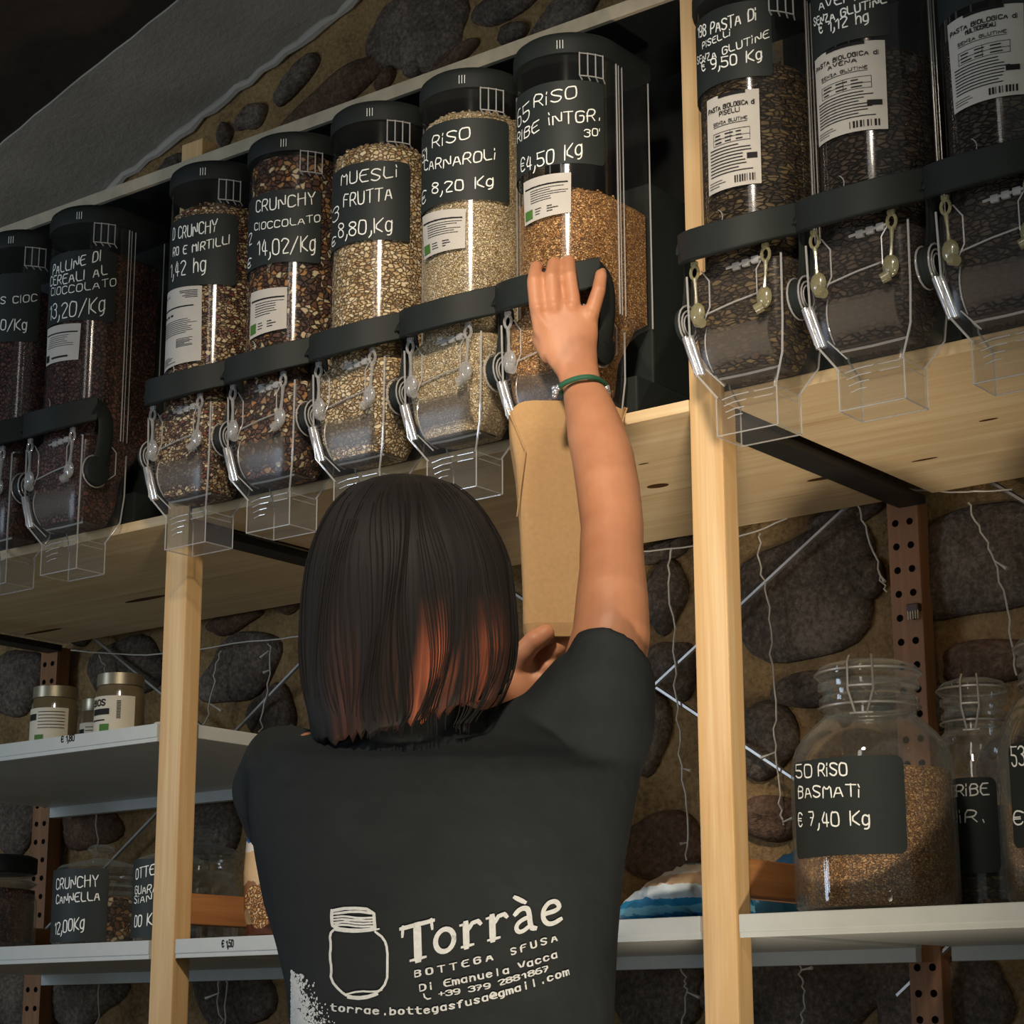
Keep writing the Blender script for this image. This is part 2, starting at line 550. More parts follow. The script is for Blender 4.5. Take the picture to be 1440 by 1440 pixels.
BAYS = [(X0 - BAY + PW + .002, X0 - .003), (X0 + PW + .002, X1 - .003), (X1 + PW + .002, X1 + BAY - .003)]
where = ['left of the left post', 'between the two posts', 'right of the right post']
for (a, b_), wh in zip(BAYS, where):
    mb = MB().rbox((a, 0.003, ZB0), (b_, BACK - .002, ZB1), 0.0015)
    for px, py, lx, ly in [(925, 683, .016, .009), (1160, 672, .026, .006), (205, 842, .05, .008), (1300, 646, .018, .003), (1010, 718, .008, .003), (60, 888, .05, .006), (905, 652, .008, .002), (985, 750, .01, .003), (1390, 590, .012, .003)]:
        p = atZ(px, py, ZB0)
        if a < p.x < b_:
            mb.add([(p.x + lx * math.cos(q), p.y + ly * math.sin(q), ZB0 - .0004) for q in [2 * PI * k / 20 for k in range(20)]], [tuple(range(20))], 1)
    solo('shelf_board', mb, [M['board'], M['knot']], (a, 0, ZB0), 'pine shelf board carrying the grain dispensers ' + wh, 'shelf board', 'pine boards under the dispensers')
    solo('backing_board', MB().rbox((a, 0.165, ZB1 + .0005), (b_, 0.177, 1.2074 + ZC), 0.001), M['blackpanel'], (a, .17, ZB1),
         'black backing board behind the dispensers ' + wh, 'backing board', 'black boards behind the dispensers')
# pale-edged top shelf that runs over the left post
solo('top_shelf_board', MB().rbox((X0 - BAY, -0.006, 1.2076 + ZC), (X1 - .003, 0.24, 1.2263 + ZC), 0.0012).box((X0 - BAY, .0, 1.2066 + ZC), (X1 - .003, .24, 1.2075 + ZC), 1),
     [M['trim'], M['blackpanel']], (X0, 0, 1.2076 + ZC), 'long top shelf with a pale front edge above the dispenser lids', 'shelf board')

def steel_shelf(a, b_, z, right_over, label, price=None):
    t = thing('steel_shelf', ((a + b_) / 2, .25, z), label, 'shelf', 'white steel shelves')
    mb = MB().rbox((a, 0.0, z - .0186), (b_, .034, z), .0012)
    mb.rbox((a, .034, z - .0186), (b_ + right_over, BACK - .002, z), .0012)
    part('shelf_panel', mb, M['metal'], t)
    part('front_lip', MB().rbox((a, .001, z - .0245), (b_, .006, z - .0178), .001).rbox((a, .010, z - .024), (b_, .013, z - .018), .0008), M['metal'], t)
    part('back_lip', MB().rbox((a, BACK - .02, z - .036), (b_, BACK - .004, z - .018), .001), M['metal'], t)
    if price:
        s, px0, px1, py = price
        q0, q1 = atY(px0, py, -.0004), atY(px1, py, -.0004)
        wr = MB()
        write(wr, s, lambda u, v: Vector((q0.x + u, -.0006, q0.z + v)), q1.x - q0.x, 0.0085, 0.0016)
        part('price_print', wr, M['print'], t, label='small black price on the shelf edge')
    return t

# ------------------------------------------------------------------ stroke lettering
G = {'A': '022942|1434', 'B': '02093948473606|3645433202', 'C': '4839190803123243', 'D': '02092948432202', 'E': '49090242|0636', 'F': '490902|0636',
     'G': '48391908031232434626', 'H': '0902|4942|0646', 'I': '0902', 'J': '4943321203', 'K': '0902|490542', 'L': '090242', 'M': '0209264942', 'N': '02094249',
     'O': '190803123243483919', 'P': '02093948473505', 'R': '02093948473505|2542', 'S': '48391908071635443212 03'.replace(' ', ''), 'T': '0949|2922',
     'U': '090312324349', 'V': '092249', 'Y': '092549|2522', 'Z': '09490242', 'Q': '190803123243483919|2442', 'X': '0942|4902', 'W': '0912263249',
     '0': '190803123243483919', '1': '072922', '2': '08193948470242', '3': '081939484736|263645433212 03'.replace(' ', ''), '4': '290444|3832',
     '5': '4909|0906|06364543321203', '6': '39190603123243453606', '7': '094912|1636', '8': '2607081939484726050312324345 26'.replace(' ', ''),
     '9': '463515060819394844 3212'.replace(' ', ''), '\u20ac': '4839190704123243|0636|0535', ',': '1311 00'.replace(' ', ''), '.': '1213', '/': '0149', "'": '0907', '+': '0646|2824',
     '@': '3626152435|373444473829180604132242', '\u00e0': '3627170603122233|3732|0928', 'a': '3627170603122233|3732', 'b': '0902|051727363322 1203'.replace(' ', ''), 'c': '3627170603122233',
     'd': '3627170603122233|3932', 'e': '05353627170603122233', 'f': '39291812|0727', 'g': '3627170603122233|37312010', 'h': '0902|0517273632', 'i': '0602|0908',
     'k': '0902|370532', 'l': '0902', 'm': '0702|0617172622|26374642', 'n': '0702|0517273632', 'o': '170603122233362717', 'r': '0702|05172736',
     's': '36271706152433221203', 't': '19132232|0737', 'u': '0703122233|3732', 'v': '071237', '\u00a0': ''}
def glyph(ch):
    s = G.get(ch, '')
    return [[(int(a[i]), int(a[i + 1]) - 2) for i in range(0, len(a), 2)] for a in s.split('|') if a]
def chaikin(p):
    if len(p) < 3:
        return p
    q = [p[0]]
    for a, b in zip(p, p[1:]):
        q += [(a[0] * .72 + b[0] * .28, a[1] * .72 + b[1] * .28), (a[0] * .28 + b[0] * .72, a[1] * .28 + b[1] * .72)]
    return q + [p[-1]]
def ribbon(mb, pts, wd, fn, mi=0, maxseg=None):
    """flat ribbon along a 2D polyline, laid on a surface by fn(u, v)"""
    if maxseg:
        q = [pts[0]]
        for a, b in zip(pts, pts[1:]):
            k = max(1, int(math.dist(a, b) / maxseg + .999))
            q += [(a[0] + (b[0] - a[0]) * i / k, a[1] + (b[1] - a[1]) * i / k) for i in range(1, k + 1)]
        pts = q
    L = []
    n = len(pts)
    for i, p in enumerate(pts):
        a, b = pts[max(i - 1, 0)], pts[min(i + 1, n - 1)]
        dx, dy = b[0] - a[0], b[1] - a[1]
        d = math.hypot(dx, dy) or 1e-9
        dx, dy = dx / d, dy / d
        e = (-wd * .5 if i == 0 else wd * .5 if i == n - 1 else 0)
        x, y = p[0] + dx * e, p[1] + dy * e
        ww = wd * (.36 if i in (0, n - 1) else .5)
        L.append(((x - dy * ww, y + dx * ww), (x + dy * ww, y - dx * ww)))
    vs = [fn(*q) for pr in L for q in pr]
    mb.add(vs, [(2 * i, 2 * i + 1, 2 * i + 3, 2 * i + 2) for i in range(n - 1)], mi)
def text_strokes(s, jit=0.0, seed=0, mono=False, soft=True, gap=1.5, adv=5.4):
    rr = random.Random(seed)
    out, x = [], 0
    for ch in s:
        if ch == ' ':
            x += 4.2 if not mono else adv
            continue
        g = glyph(ch)
        mx = max([p[0] for st in g for p in st] or [0])
        off = x + ((4 - mx) / 2 if mono else 0)
        jy = rr.uniform(-jit, jit) * 1.5
        for st in g:
            q = [(off + p[0] + rr.uniform(-jit, jit), p[1] + jy + rr.uniform(-jit, jit)) for p in st]
            out.append(chaikin(q) if soft else q)
        x += (adv if mono else max(mx, .6) + gap)
    return out, x - gap
def write(mb, s, fn, width, height, stroke, jit=0.22, mi=0, mono=False, maxseg=None):
    st, tot = text_strokes(s, jit, sum(map(ord, s)), mono)
    kx, ky = width / tot, height / 7
    for q in st:
        ribbon(mb, [(p[0] * kx, p[1] * ky) for p in q], stroke, fn, mi, maxseg)

steel_shelf(X0 - BAY + PW + .003, X0 - .005, .4139 + ZC, .034, 'upper white steel shelf at the left with the small labelled jars', ('\u20ac 1,80', 86, 104, 1044))
steel_shelf(X0 - BAY + PW + .003, X0 - .005, .1261 + ZC, .0, 'lower white steel shelf at the left under the glass jars')
steel_shelf(X0 + PW + .003, X1 - .003, .1261 + ZC, .0, 'white steel shelf behind the woman between the two posts', ('\u20ac 1,50', 312, 328, 1332))
steel_shelf(X1 + PW + .003, X1 + BAY - .003, .1261 + ZC, .0, 'white steel shelf at the right under the big rice jar')

# cross braces at the back
def brace(pairs, label):
    mid = atY(*pairs[0][0], BACK + .036)
    t = thing('cross_brace', mid, label, 'cross brace', 'steel cross braces behind the shelves')
    for i, (a, b_) in enumerate(pairs):
        p, q = atY(*a, BACK + .006 + .003 * i), atY(*b_, BACK + .006 + .003 * i)
        part('brace_bar', MB().tube([p, q], .0035, 6), M['steel'], t)
brace([((60, 1312), (440, 915)), ((60, 838), (430, 1141))], 'thin steel cross brace behind the left bay')
brace([((640, 1225), (1238, 669)), ((560, 726), (1245, 1180))], 'thin steel cross brace behind the woman')
brace([((1262, 1400), (1700, 980)), ((1330, 640), (1600, 800))], 'thin steel cross brace behind the big jars at the right')

# string lights hanging on the wall
def strand(mb, pts, twigs):
    q = [atY(x, y, WALL_Y - .045) for x, y in pts]
    q = catmull(q, 5)
    q = [p + Vector((rnd.uniform(-.0025, .0025), rnd.uniform(-.004, .004), 0)) for p in q]
    mb.tube(q, .0013, 5)
    for x, y, dx, dy in twigs:
        a, b_ = atY(x, y, WALL_Y - .045), atY(x + dx, y + dy, WALL_Y - .05)
        mb.tube([a, a.lerp(b_, .5), b_], [.0011, .0014, .0026], 6)
sl = thing('string_lights', atY(1068, 750, WALL_Y - .045), 'unlit string lights with thin clear cables hanging down the stone wall', 'string lights')
for pts, tw in [
    ([(1205, 692), (1130, 716), (1060, 748), (960, 770), (860, 778)], []),
    ([(1070, 750), (1068, 790), (1078, 840), (1086, 920), (1090, 1000), (1091, 1060), (1098, 1130), (1102, 1160)], [(1090, 1058, -20, 8), (1101, 1156, 14, -6)]),
    ([(944, 770), (941, 820), (948, 900), (951, 980), (958, 1060), (965, 1150), (968, 1210)], [(958, 1080, 14, 4), (966, 1185, -10, 2)]),
    ([(1206, 706), (1216, 740), (1236, 800), (1246, 832)], [(1236, 806, 8, 12)]),
    ([(1362, 706), (1376, 740), (1396, 780), (1410, 830), (1424, 900), (1428, 950)], [(1398, 788, 18, 12)]),
    ([(1245, 686), (1300, 690), (1358, 692), (1420, 688)], []),
    ([(310, 915), (302, 950), (296, 990), (288, 1020)], [(296, 990, 16, 10)]),
    ([(378, 905), (380, 940), (374, 980), (366, 1030)], [(378, 915, -12, 10), (380, 942, -10, 4)]),
    ([(425, 895), (330, 905), (225, 920), (140, 918), (100, 914)], []),
    ([(140, 920), (148, 940), (146, 965)], []),
    ([(137, 1130), (136, 1180), (138, 1200)], []),
    ([(310, 1365), (308, 1400), (312, 1440)], [(309, 1396, -20, 8)]),
    ([(318, 1372), (318, 1440)], []),
    ([(137, 1370), (138, 1440)], []),
    ([(958, 1350), (962, 1380), (966, 1395), (960, 1440)], [(966, 1395, 18, 8)]),
    ([(1124, 1340), (1126, 1370), (1130, 1400), (1129, 1440)], [(1126, 1364, 16, -3)])]:
    mb = MB()
    strand(mb, pts, tw)
    part('light_cable', mb, M['cable'], sl)
# ------------------------------------------------------------------ grain dispensers
DY = -0.025
DR = 0.066
ND = 48
def ray_d(a, R, ext):
    c, s = math.cos(a), math.sin(a)
    if s <= 0:
        return (R * c, R * s)
    k = min(R / max(abs(c), 1e-6), ext / max(s, 1e-6))
    return (k * c, k * s)
def ring_d(R, ext, z):
    return [Vector((*ray_d(2 * PI * k / ND, R, ext), z)) for k in range(ND)]
def ring_b(hx, y0, y1, z, rd=6.0):
    cy, hy = (y0 + y1) / 2, (y1 - y0) / 2
    out = []
    for k in range(ND):
        a = 2 * PI * k / ND
        c, s = math.cos(a), math.sin(a)
        q = (abs(c) ** rd + abs(s) ** rd) ** (-1 / rd)
        out.append(Vector((hx * q * c, cy + hy * q * s, z)))
    return out
def wrap(R):
    """(arc length, height) -> point on the rounded hopper front, local"""
    def fn(u, v):
        th = u / R
        if abs(th) > PI / 2:
            s = 1 if th > 0 else -1
            return Vector((s * R, (abs(th) - PI / 2) * R, v))
        return Vector((R * math.sin(th), -R * math.cos(th), v))
    return fn
def to_uv(ax, R, px, py, cy=DY, zb=None):
    """pixel -> (arc, height above the shelf) on the upright cylinder front at ax"""
    zb = ZB1 if zb is None else zb
    d = ray(px, py)
    ox, oy = CAM.x - ax, CAM.y - cy
    A, B, C = d.x ** 2 + d.y ** 2, ox * d.x + oy * d.y, ox * ox + oy * oy - R * R
    disc = B * B - A * C
    t = (-B - math.sqrt(disc)) / A if disc > 0 else -B / A
    x, y = ox + d.x * t, oy + d.y * t
    return (R * math.atan2(x, -y), CAM.z + d.z * t - zb)

_c = {}
def cached(key, fn):
    if key not in _c:
        _c[key] = fn()
    return _c[key]

def m_hopper():
    mb = MB()
    mb.loft([ring_d(DR, .07, .112), ring_d(DR, .07, .25), ring_d(DR, .07, .436)], True, False)
    for s in (-1, 1):
        for dy_, r_ in ((.001, .0010), (.006, .0006), (.013, .0007), (.069, .0010)):
            mb.tube([(s * (DR + .0008), dy_, .112), (s * (DR + .0008), dy_, .43)], r_, 5, 1)
    # moulded coin mark
    mb.tube([Vector((-.02 + .011 * math.cos(a), -math.sqrt(DR ** 2 - (-.02 + .011 * math.cos(a)) ** 2) - .0003, .165 + .011 * math.sin(a))) for a in [PI * (.7 * i / 10 - .35) for i in range(11)]], .0006, 5, 1)
    return mesh_of('hopper', mb, [M['hopper'], M['edge']], True)
def m_lid():
    mb = MB()
    mb.loft([ring_d(.0695, .072, .431), ring_d(.0702, .073, .434), ring_d(.0702, .073, .449), ring_d(.0685, .071, .456), ring_d(.064, .066, .460), ring_d(.03, .03, .464), ring_d(.004, .004, .465)])
    return mesh_of('lid', mb, M['black'], True)
def m_ticks():
    mb = MB()
    f = wrap(.0706)
    for k in range(3):
        u = .028 + .0035 * k
        mb.add([f(u, .436), f(u + .0008, .436), f(u + .0008, .447), f(u, .447)], [(0, 1, 2, 3)])
    return mesh_of('tick_marks', mb, M['ink'])
def m_clip():
    mb = MB()
    f, g = wrap(DR + .001), wrap(DR + .006)
    for u in (.056, .066, .076, .086):
        mb.tube([g(u, .430), g(u, .400), f(u, .397)], .0009, 5)
    for z in (.400, .429):
        mb.tube([g(u, z) for u in (.056, .066, .076, .086)], .0009, 5)
    return mesh_of('lid_clip', mb, M['edge'])
def m_housing():
    mb = MB()
    mb.loft([ring_d(DR, .07, .112), ring_b(.0645, -.064, .060, .104), ring_b(.0640, -.063, .024, .075), ring_b(.0635, -.062, .022, .035), ring_b(.0605, -.060, .020, -.002), ring_b(.0385, -.043, .0085, -.032)], True, False)
    # stiff lighter edges of the moulding
    for s in (-1, 1):
        mb.tube([(s * .060, -.0615, .108), (s * .0585, -.0605, .035), (s * .0555, -.0585, -.002), (s * .0365, -.0425, -.032)], .0013, 6, 1)
        mb.tube([(s * .061, .018, .095), (s * .0605, .018, .035), (s * .0565, .016, -.002), (s * .0365, .006, -.032)], .0012, 6, 1)
        mb.tube([(s * .040, -.0632, .110), (s * .030, -.0634, .096), (s * .030, -.0632, .066), (s * .038, -.0630, .052)], .0009, 5, 1)
        mb.tube([(s * .0650, -.022, .108), (s * .0650, -.004, .094), (s * .0645, -.004, .062), (s * .0645, -.020, .050)], .0009, 5, 1)
    mb.tube([(-.024, -.048, -.022), (-.040, -.0595, -.002)], .0009, 5, 1)
    for k in range(3):
        mb.rbox((.002 + .012 * k, -.0675, .100 + .001 * k), (.011 + .012 * k, -.063, .108 + .001 * k), .0015, 1)
    mb.tube([(-.006, -.066, .104), (.038, -.066, .107)], .0016, 6, 1)
    return mesh_of('housing', mb, [M['clear'], M['edge']], True)
def m_spout():
    mb = MB()
    ro = [[(-.038, -.043), (.038, -.043), (.038, .007), (-.038, .007)], [(-.0362, -.0412), (.0362, -.0412), (.0362, .0052), (-.0362, .0052)]]
    lv = [[Vector((x, y, z)) for x, y in q] for q, z in ((ro[0], -.029), (ro[0], -.075), (ro[1], -.075), (ro[1], -.029))]
    mb.loft(lv, True, False)
    for i in range(4):
        x, y = ro[0][i]
        mb.tube([(x, y, -.029), (x, y, -.075)], .0009, 5, 1)
        x2, y2 = ro[0][(i + 1) % 4]
        mb.tube([(x, y, -.075), (x2, y2, -.075)], .0009, 5, 1)
    for k in range(4):
        z = -.033 - .0075 * k
        mb.tube([(-.030 + .002 * k, -.0434, z - .002), (-.014, -.0444, z), (.004 - .003 * k, -.0436, z + .0004)], .0007, 5, 1)
        if k < 2:
            mb.tube([(.010, -.0436, z), (.034, -.0436, z)], .0006, 5, 1)
            mb.tube([(.0384, -.038, z), (.0384, .002, z)], .0006, 5, 1)
    return mesh_of('spout', mb, [M['clear'], M['edge']])
def m_drum():
    mb = MB()
    def arc(r, x):
        return [Vector((x, -.024 + r * math.cos(a), .027 + r * math.sin(a))) for a in [PI * (.86 + 1.1 * i / 20) for i in range(21)]]
    o, i_ = .0375, .0358
    ring = lambda x: arc(o, x) + list(reversed(arc(i_, x)))
    mb.loft([ring(-.037), ring(.040)])
    for x in (-.037, .040):
        mb.add([Vector((x, -.024, .027))] + arc(.0362, x), [(0, k, k + 1) for k in range(1, 21)])
    return mesh_of('drum', mb, M['drum'], True)
def m_edgebar():
    mb = MB()
    a = .052 + .036 * math.sin(PI * .86)
    mb.tube([(-.040, -.0625, .058), (.0, -.0632, .065), (.040, -.0625, .070)], .0011, 6)
    mb.tube([(-.036, -.038, -.009), (.0, -.040, -.0105), (.040, -.038, -.009)], .0015, 6)
    mb.tube([(-.038, -.024 + .0382 * math.cos(q), .027 + .0382 * math.sin(q)) for q in [PI * (.76 + .75 * i / 12) for i in range(13)]], .0009, 5)
    return mesh_of('drum_rim', mb, M['edge'], True)
def m_handle():
    mb = MB()
    pts = []
    for i in range(25):
        s = -1 + 2 * i / 24
        x = .0738 * s
        y = -.090 + .040 * abs(s) ** 2.2
        z = .131 + .016 * abs(s) ** 2
        pts.append((x, y, z))
    rings = []
    for i, p in enumerate(pts):
        p = Vector(p)
        d = (Vector(pts[min(i + 1, 24)]) - Vector(pts[max(i - 1, 0)])).normalized()
        nrm = Vector((d.y, -d.x, 0)).normalized()
        h, t = .0178, .0040
        rings.append([p + nrm * (t * a) + Vector((0, 0, h * b_)) for a, b_ in ((1, -.93), (1, .93), (.7, 1), (-.7, 1), (-1, .93), (-1, -.93), (-.7, -1), (.7, -1))])
    mb.loft(rings)
    for s in (-1, 1):
        q = catmull([(s * .0735, -.054, .150), (s * .0735, -.036, .140), (s * .0735, -.032, .115), (s * .0735, -.036, .085), (s * .0735, -.042, .062)], 4)
        mb.tube(q, [.0135] * len(q), 10, 0, .30, (0, 1, .2))
        mb.loft([[Vector((s * (.0695 + .0075 * k), -.044 + .0205 * r * math.cos(a), .058 + .0205 * r * math.sin(a))) for a in [2 * PI * j / 24 for j in range(24)]] for k, r in ((0, 1), (.8, 1), (1, .9))])
    return mesh_of('handle', mb, M['black'], True)
def m_pivot(s):
    mb = MB()
    if True:
        for r in (.0225, .0165, .012):
            mb.tube([(s * .0685, -.044 + r * math.cos(a), .058 + r * math.sin(a)) for a in [2 * PI * k / 20 for k in range(21)]], .0011, 5)
    return mesh_of('pivot_ring', mb, M['edge'], True)
def m_latch(s, mat):
    mb = MB()
    x = -.0465 if s < 0 else .044
    y = -.0665
    mb.tube([(x + .005 * math.cos(a), y, .1085 + .0075 * math.sin(a)) for a in [2 * PI * k / 16 for k in range(17)]], .0019, 6)
    mb.tube([(x, y, .101), (x - .001 * s, y, .085), (x - .002 * s, y - .001, .070)], [.0026, .0016, .0024], 8)
    mb.rbox((x - .004, y - .002, .116), (x + .004, y + .002, .121), .001)
    mb.ball((x - .003 * s, y - .001, .060), (.0095, .005, .0125), 12, 8)
    mb.tube([(x - .004 * s, y - .003, .050), (x - .012 * s, y - .006, .046)], [.0062, .0056], 10)
    return mesh_of('latch', mb, mat, True)
def m_glint():  # lit highlight on the chute's left flank, built as bright rods
    mb = MB()
    for dx, r in ((0, .0042), (.0062, .0036)):
        mb.tube([(-.067 + dx, -.056, .040), (-.060 + dx, -.056, .018), (-.053 + dx, -.054, -.006)], [r, r, r * .9], 10)
    return mesh_of('glint_metal', mb, M['glint_metal'], True)
def m_base():
    return mesh_of('base', MB().rbox((-.070, .029, .0004), (.070, .150, .044), .003).rbox((-.066, .0705, .044), (.066, .150, .30), .003), M['black'])

CORNER = .010
def patch(mb, fn, u0, u1, v0, v1, n=14, corner=0.0, mi=0, vt=None):
    cols = [u0 + (u1 - u0) * i / n for i in range(n + 1)]
    if corner:
        cols = sorted(set(cols + [u0 + corner * k for k in (.1, .3, .6)] + [u1 - corner * k for k in (.1, .3, .6)]))
    vs = []
    for u in cols:
        d = min(u - u0, u1 - u)
        cut = corner - math.sqrt(max(corner ** 2 - (corner - d) ** 2, 0)) if corner and d < corner else 0
        vs += [fn(u, v0 + cut), fn(u, v1 - cut)]
    mb.add(vs, [(2 * i, 2 * i + 2, 2 * i + 3, 2 * i + 1) for i in range(len(cols) - 1)], mi)

def chalk_sign(par, ax, R, cy, zb, top, bot, left, right, lines, corner=.006, origin=None):
    """sign whose top/bottom/side edges and lines of writing pass through the given pixels"""
    U = lambda x, y: to_uv(ax, R, x, y, cy, zb)
    v1, v0 = U(*top)[1], U(*bot)[1]
    my = (top[1] + bot[1]) / 2
    u0 = U(left, my)[0] if left is not None else -R * 1.45
    u1 = U(right, my)[0] if right < 9000 else R * 1.3
    org = origin or Vector((0, 0, 0))
    mb = MB()
    f0 = wrap(R + .0008)
    patch(mb, lambda u, v: f0(u, v) + org, u0, u1, v0, v1, 18, corner)
    s = part('price_sign', mb, M['chalk'], par, True, local=True)
    f1 = wrap(R + .0014)
    wr = MB()
    lim = -R * (PI / 2 - math.atan2(CAM.x - ax, cy - CAM.y) - .24)
    for tx, xa, ya, xb, yb, h in lines:
        path = [U(xa + (xb - xa) * i / 16, ya + (yb - ya) * i / 16) for i in range(17)]
        path = [p for p in path if p[0] > lim] or path[-2:]
        if xb - xa < 16:                    # a lone sign keeps its own width
            path = [(max(path[0][0], lim), path[-1][1]), (max(path[-1][0], max(path[0][0], lim) + .006), path[-1][1])]
        ua, ub = path[0][0], path[-1][0]
        def vv(u, path=path):
            for p, q in zip(path, path[1:]):
                if u <= q[0] or q is path[-1]:
                    return p[1] + (q[1] - p[1]) * (u - p[0]) / max(q[0] - p[0], 1e-6)
        t = (atY(xa, ya, cy - R) - CAM).dot(FW)
        hm = h * t / FPX * .86
        write(wr, tx, lambda u, v, ua=ua, vv=vv: f1(ua + u, vv(ua + u) + v) + org, ub - ua, hm, .00175 if h > 13 else .0014, .2, 0, maxseg=.012)
    if wr.v:
        part('lettering', wr, M['ink'], s, label='white handwritten letters', local=True)
    return s

def paper_label(par, ax, R, cy, zb, tl, tr, bl, br, style, origin=None):
    U = lambda p: to_uv(ax, R, p[0], p[1], cy, zb)
    (a, b_), (c, d), (e, f), (g, h) = U(tl), U(tr), U(bl), U(br)
    org = origin or Vector((0, 0, 0))
    f0, f1 = wrap(R + .0012), wrap(R + .0018)
    def bil(s, t, fn):
        u = (a * (1 - s) + c * s) * t + (e * (1 - s) + g * s) * (1 - t)
        v = (b_ * (1 - s) + d * s) * t + (f * (1 - s) + h * s) * (1 - t)
        return fn(u, v) + org
    mb = MB()
    n = 10
    mb.add([bil(i / n, t, f0) for i in range(n + 1) for t in (0, 1)], [(2 * i, 2 * i + 2, 2 * i + 3, 2 * i + 1) for i in range(n)])
    lab = part('paper_label', mb, M['paper'], par, True, local=True)
    pr = MB()
    rr = random.Random(int(tl[0] * 7 + tl[1]))
    def bar(s0, s1, t0, t1, mi=0):
        k = 5
        pr.add([bil(s0 + (s1 - s0) * i / k, t, f1) for i in range(k + 1) for t in (t0, t1)], [(2 * i, 2 * i + 2, 2 * i + 3, 2 * i + 1) for i in range(k)], mi)
    W, H = abs(c - a), abs(b_ - f)
    def txt(s, s0, s1, t0, hh, st):
        write(pr, s, lambda u, v: bil(s0 + u / W, t0 + v / H, f1), (s1 - s0) * W, hh * H, st, 0)
    if style == 'pasta':
        bar(.28, .78, .965, 1.0)
        names = paper_label.names
        txt('PASTA BIOLOGICA di', .05, .93, .84, .045, .0011)
        txt(names, .30, .68, .775, .045, .0011)
        txt('SENZA GLUTINE', .17, .80, .685, .032, .0008)
        bar(.17, .80, .665, .671)
        for q in (.60, .53, .47):
            bar(.16, .84, q, q + .005)
        for q in (.16, .50, .835):
            bar(q, q + .006, .47, .605)
        for i in range(3):
            for j in range(3):
                bar(.20 + .2 * j, .20 + .2 * j + rr.uniform(.08, .16), .49 + .038 * i, .503 + .038 * i)
        for i in range(9):
            bar(.08, rr.uniform(.62, .88), .43 - .034 * i, .441 - .034 * i)
        bar(.78, .95, .27, .33)
        for i in range(9):
            q = .56 + .042 * i
            bar(q, q + rr.choice((.01, .02, .026)), .04, .115)
        for i in range(3):
            bar(.05, rr.uniform(.25, .4), .10 - .028 * i, .106 - .028 * i)
    elif style == 'tall':
        for i in range(5):
            bar(rr.uniform(.55, .7), .93, .94 - .022 * i, .948 - .022 * i)
        txt('AV', .08, .28, .89, .035, .0009)
        bar(.08, .86, .735, .752)
        for i in range(3):
            bar(.10 + .12 * i, .17 + .12 * i, .64, .665)
        for i in range(8):
            bar(.06, rr.uniform(.7, .93), .57 - .025 * i, .577 - .025 * i)
        bar(.52, .85, .32, .326); bar(.52, .85, .22, .226); bar(.52, .527, .22, .326)
        for i in range(5):
            bar(.52, rr.uniform(.7, .85), .30 - .016 * i, .306 - .016 * i)
            bar(.10, rr.uniform(.3, .6), .12 - .02 * i, .126 - .02 * i)
    else:
        bar(.06, .95, .76, .795)
        for i in range(6):
            bar(.2 - .02 * i * (style != 'green'), rr.uniform(.62, .97), .69 - .055 * i, .703 - .055 * i)
        if style == 'green':
            bar(.04, .24, .07, .28, 1)
            for i in range(3):
                bar(.30, rr.uniform(.40, .46), .24 - .06 * i, .255 - .06 * i)
                bar(.55, rr.uniform(.62, .78), .24 - .06 * i, .26 - .06 * i)
        else:
            bar(.04, .18, .06, .24); bar(.28, .75, .10, .15)
    part('label_print', pr, [M['print'], M['green']], lab, label='small black print', local=True)
    return lab

FILL = {
    'choco': grains('chocolate_balls', [(96, 58, 44), (78, 45, 34), (64, 36, 28), (88, 52, 40)], 165, gap=(26, 16, 12), spec=.4),
    'mirt': grains('oat_and_berry_crunch', [(196, 168, 126), (142, 108, 74), (96, 66, 48), (218, 194, 154), (128, 70, 54), (178, 146, 104)], 165, (1, 1, 1.5)),
    'cioc': grains('chocolate_crunch', [(84, 54, 40), (104, 68, 46), (64, 42, 32), (150, 112, 72), (92, 60, 44), (76, 50, 38), (196, 176, 142), (166, 118, 70)], 125, (1, 1, 1.2)),
    'oats': grains('oat_flakes', [(222, 200, 158), (206, 178, 134), (186, 156, 112), (232, 212, 174), (214, 188, 144), (170, 136, 94)], 150, (1, 1, 1.45), gap=(104, 78, 50)),
    'white': grains('white_rice', [(226, 206, 166), (214, 190, 146), (234, 218, 184), (204, 178, 134)], 300, (1, 1, 1.5), gap=(150, 120, 80)),
    'brown': grains('brown_rice', [(206, 156, 98), (188, 136, 80), (220, 174, 116), (172, 122, 70)], 280, (1, 1, 1.5), gap=(104, 66, 34)),
    'pea': grains('pea_pasta', [(84, 66, 40), (66, 50, 32), (100, 82, 52), (56, 42, 28)], 95, (1, 1, 2.6), gap=(20, 15, 10)),
    'dark': grains('dark_pasta', [(58, 46, 36), (46, 36, 28), (70, 56, 44)], 95, (1, 1, 2.2), gap=(16, 12, 9)),
}
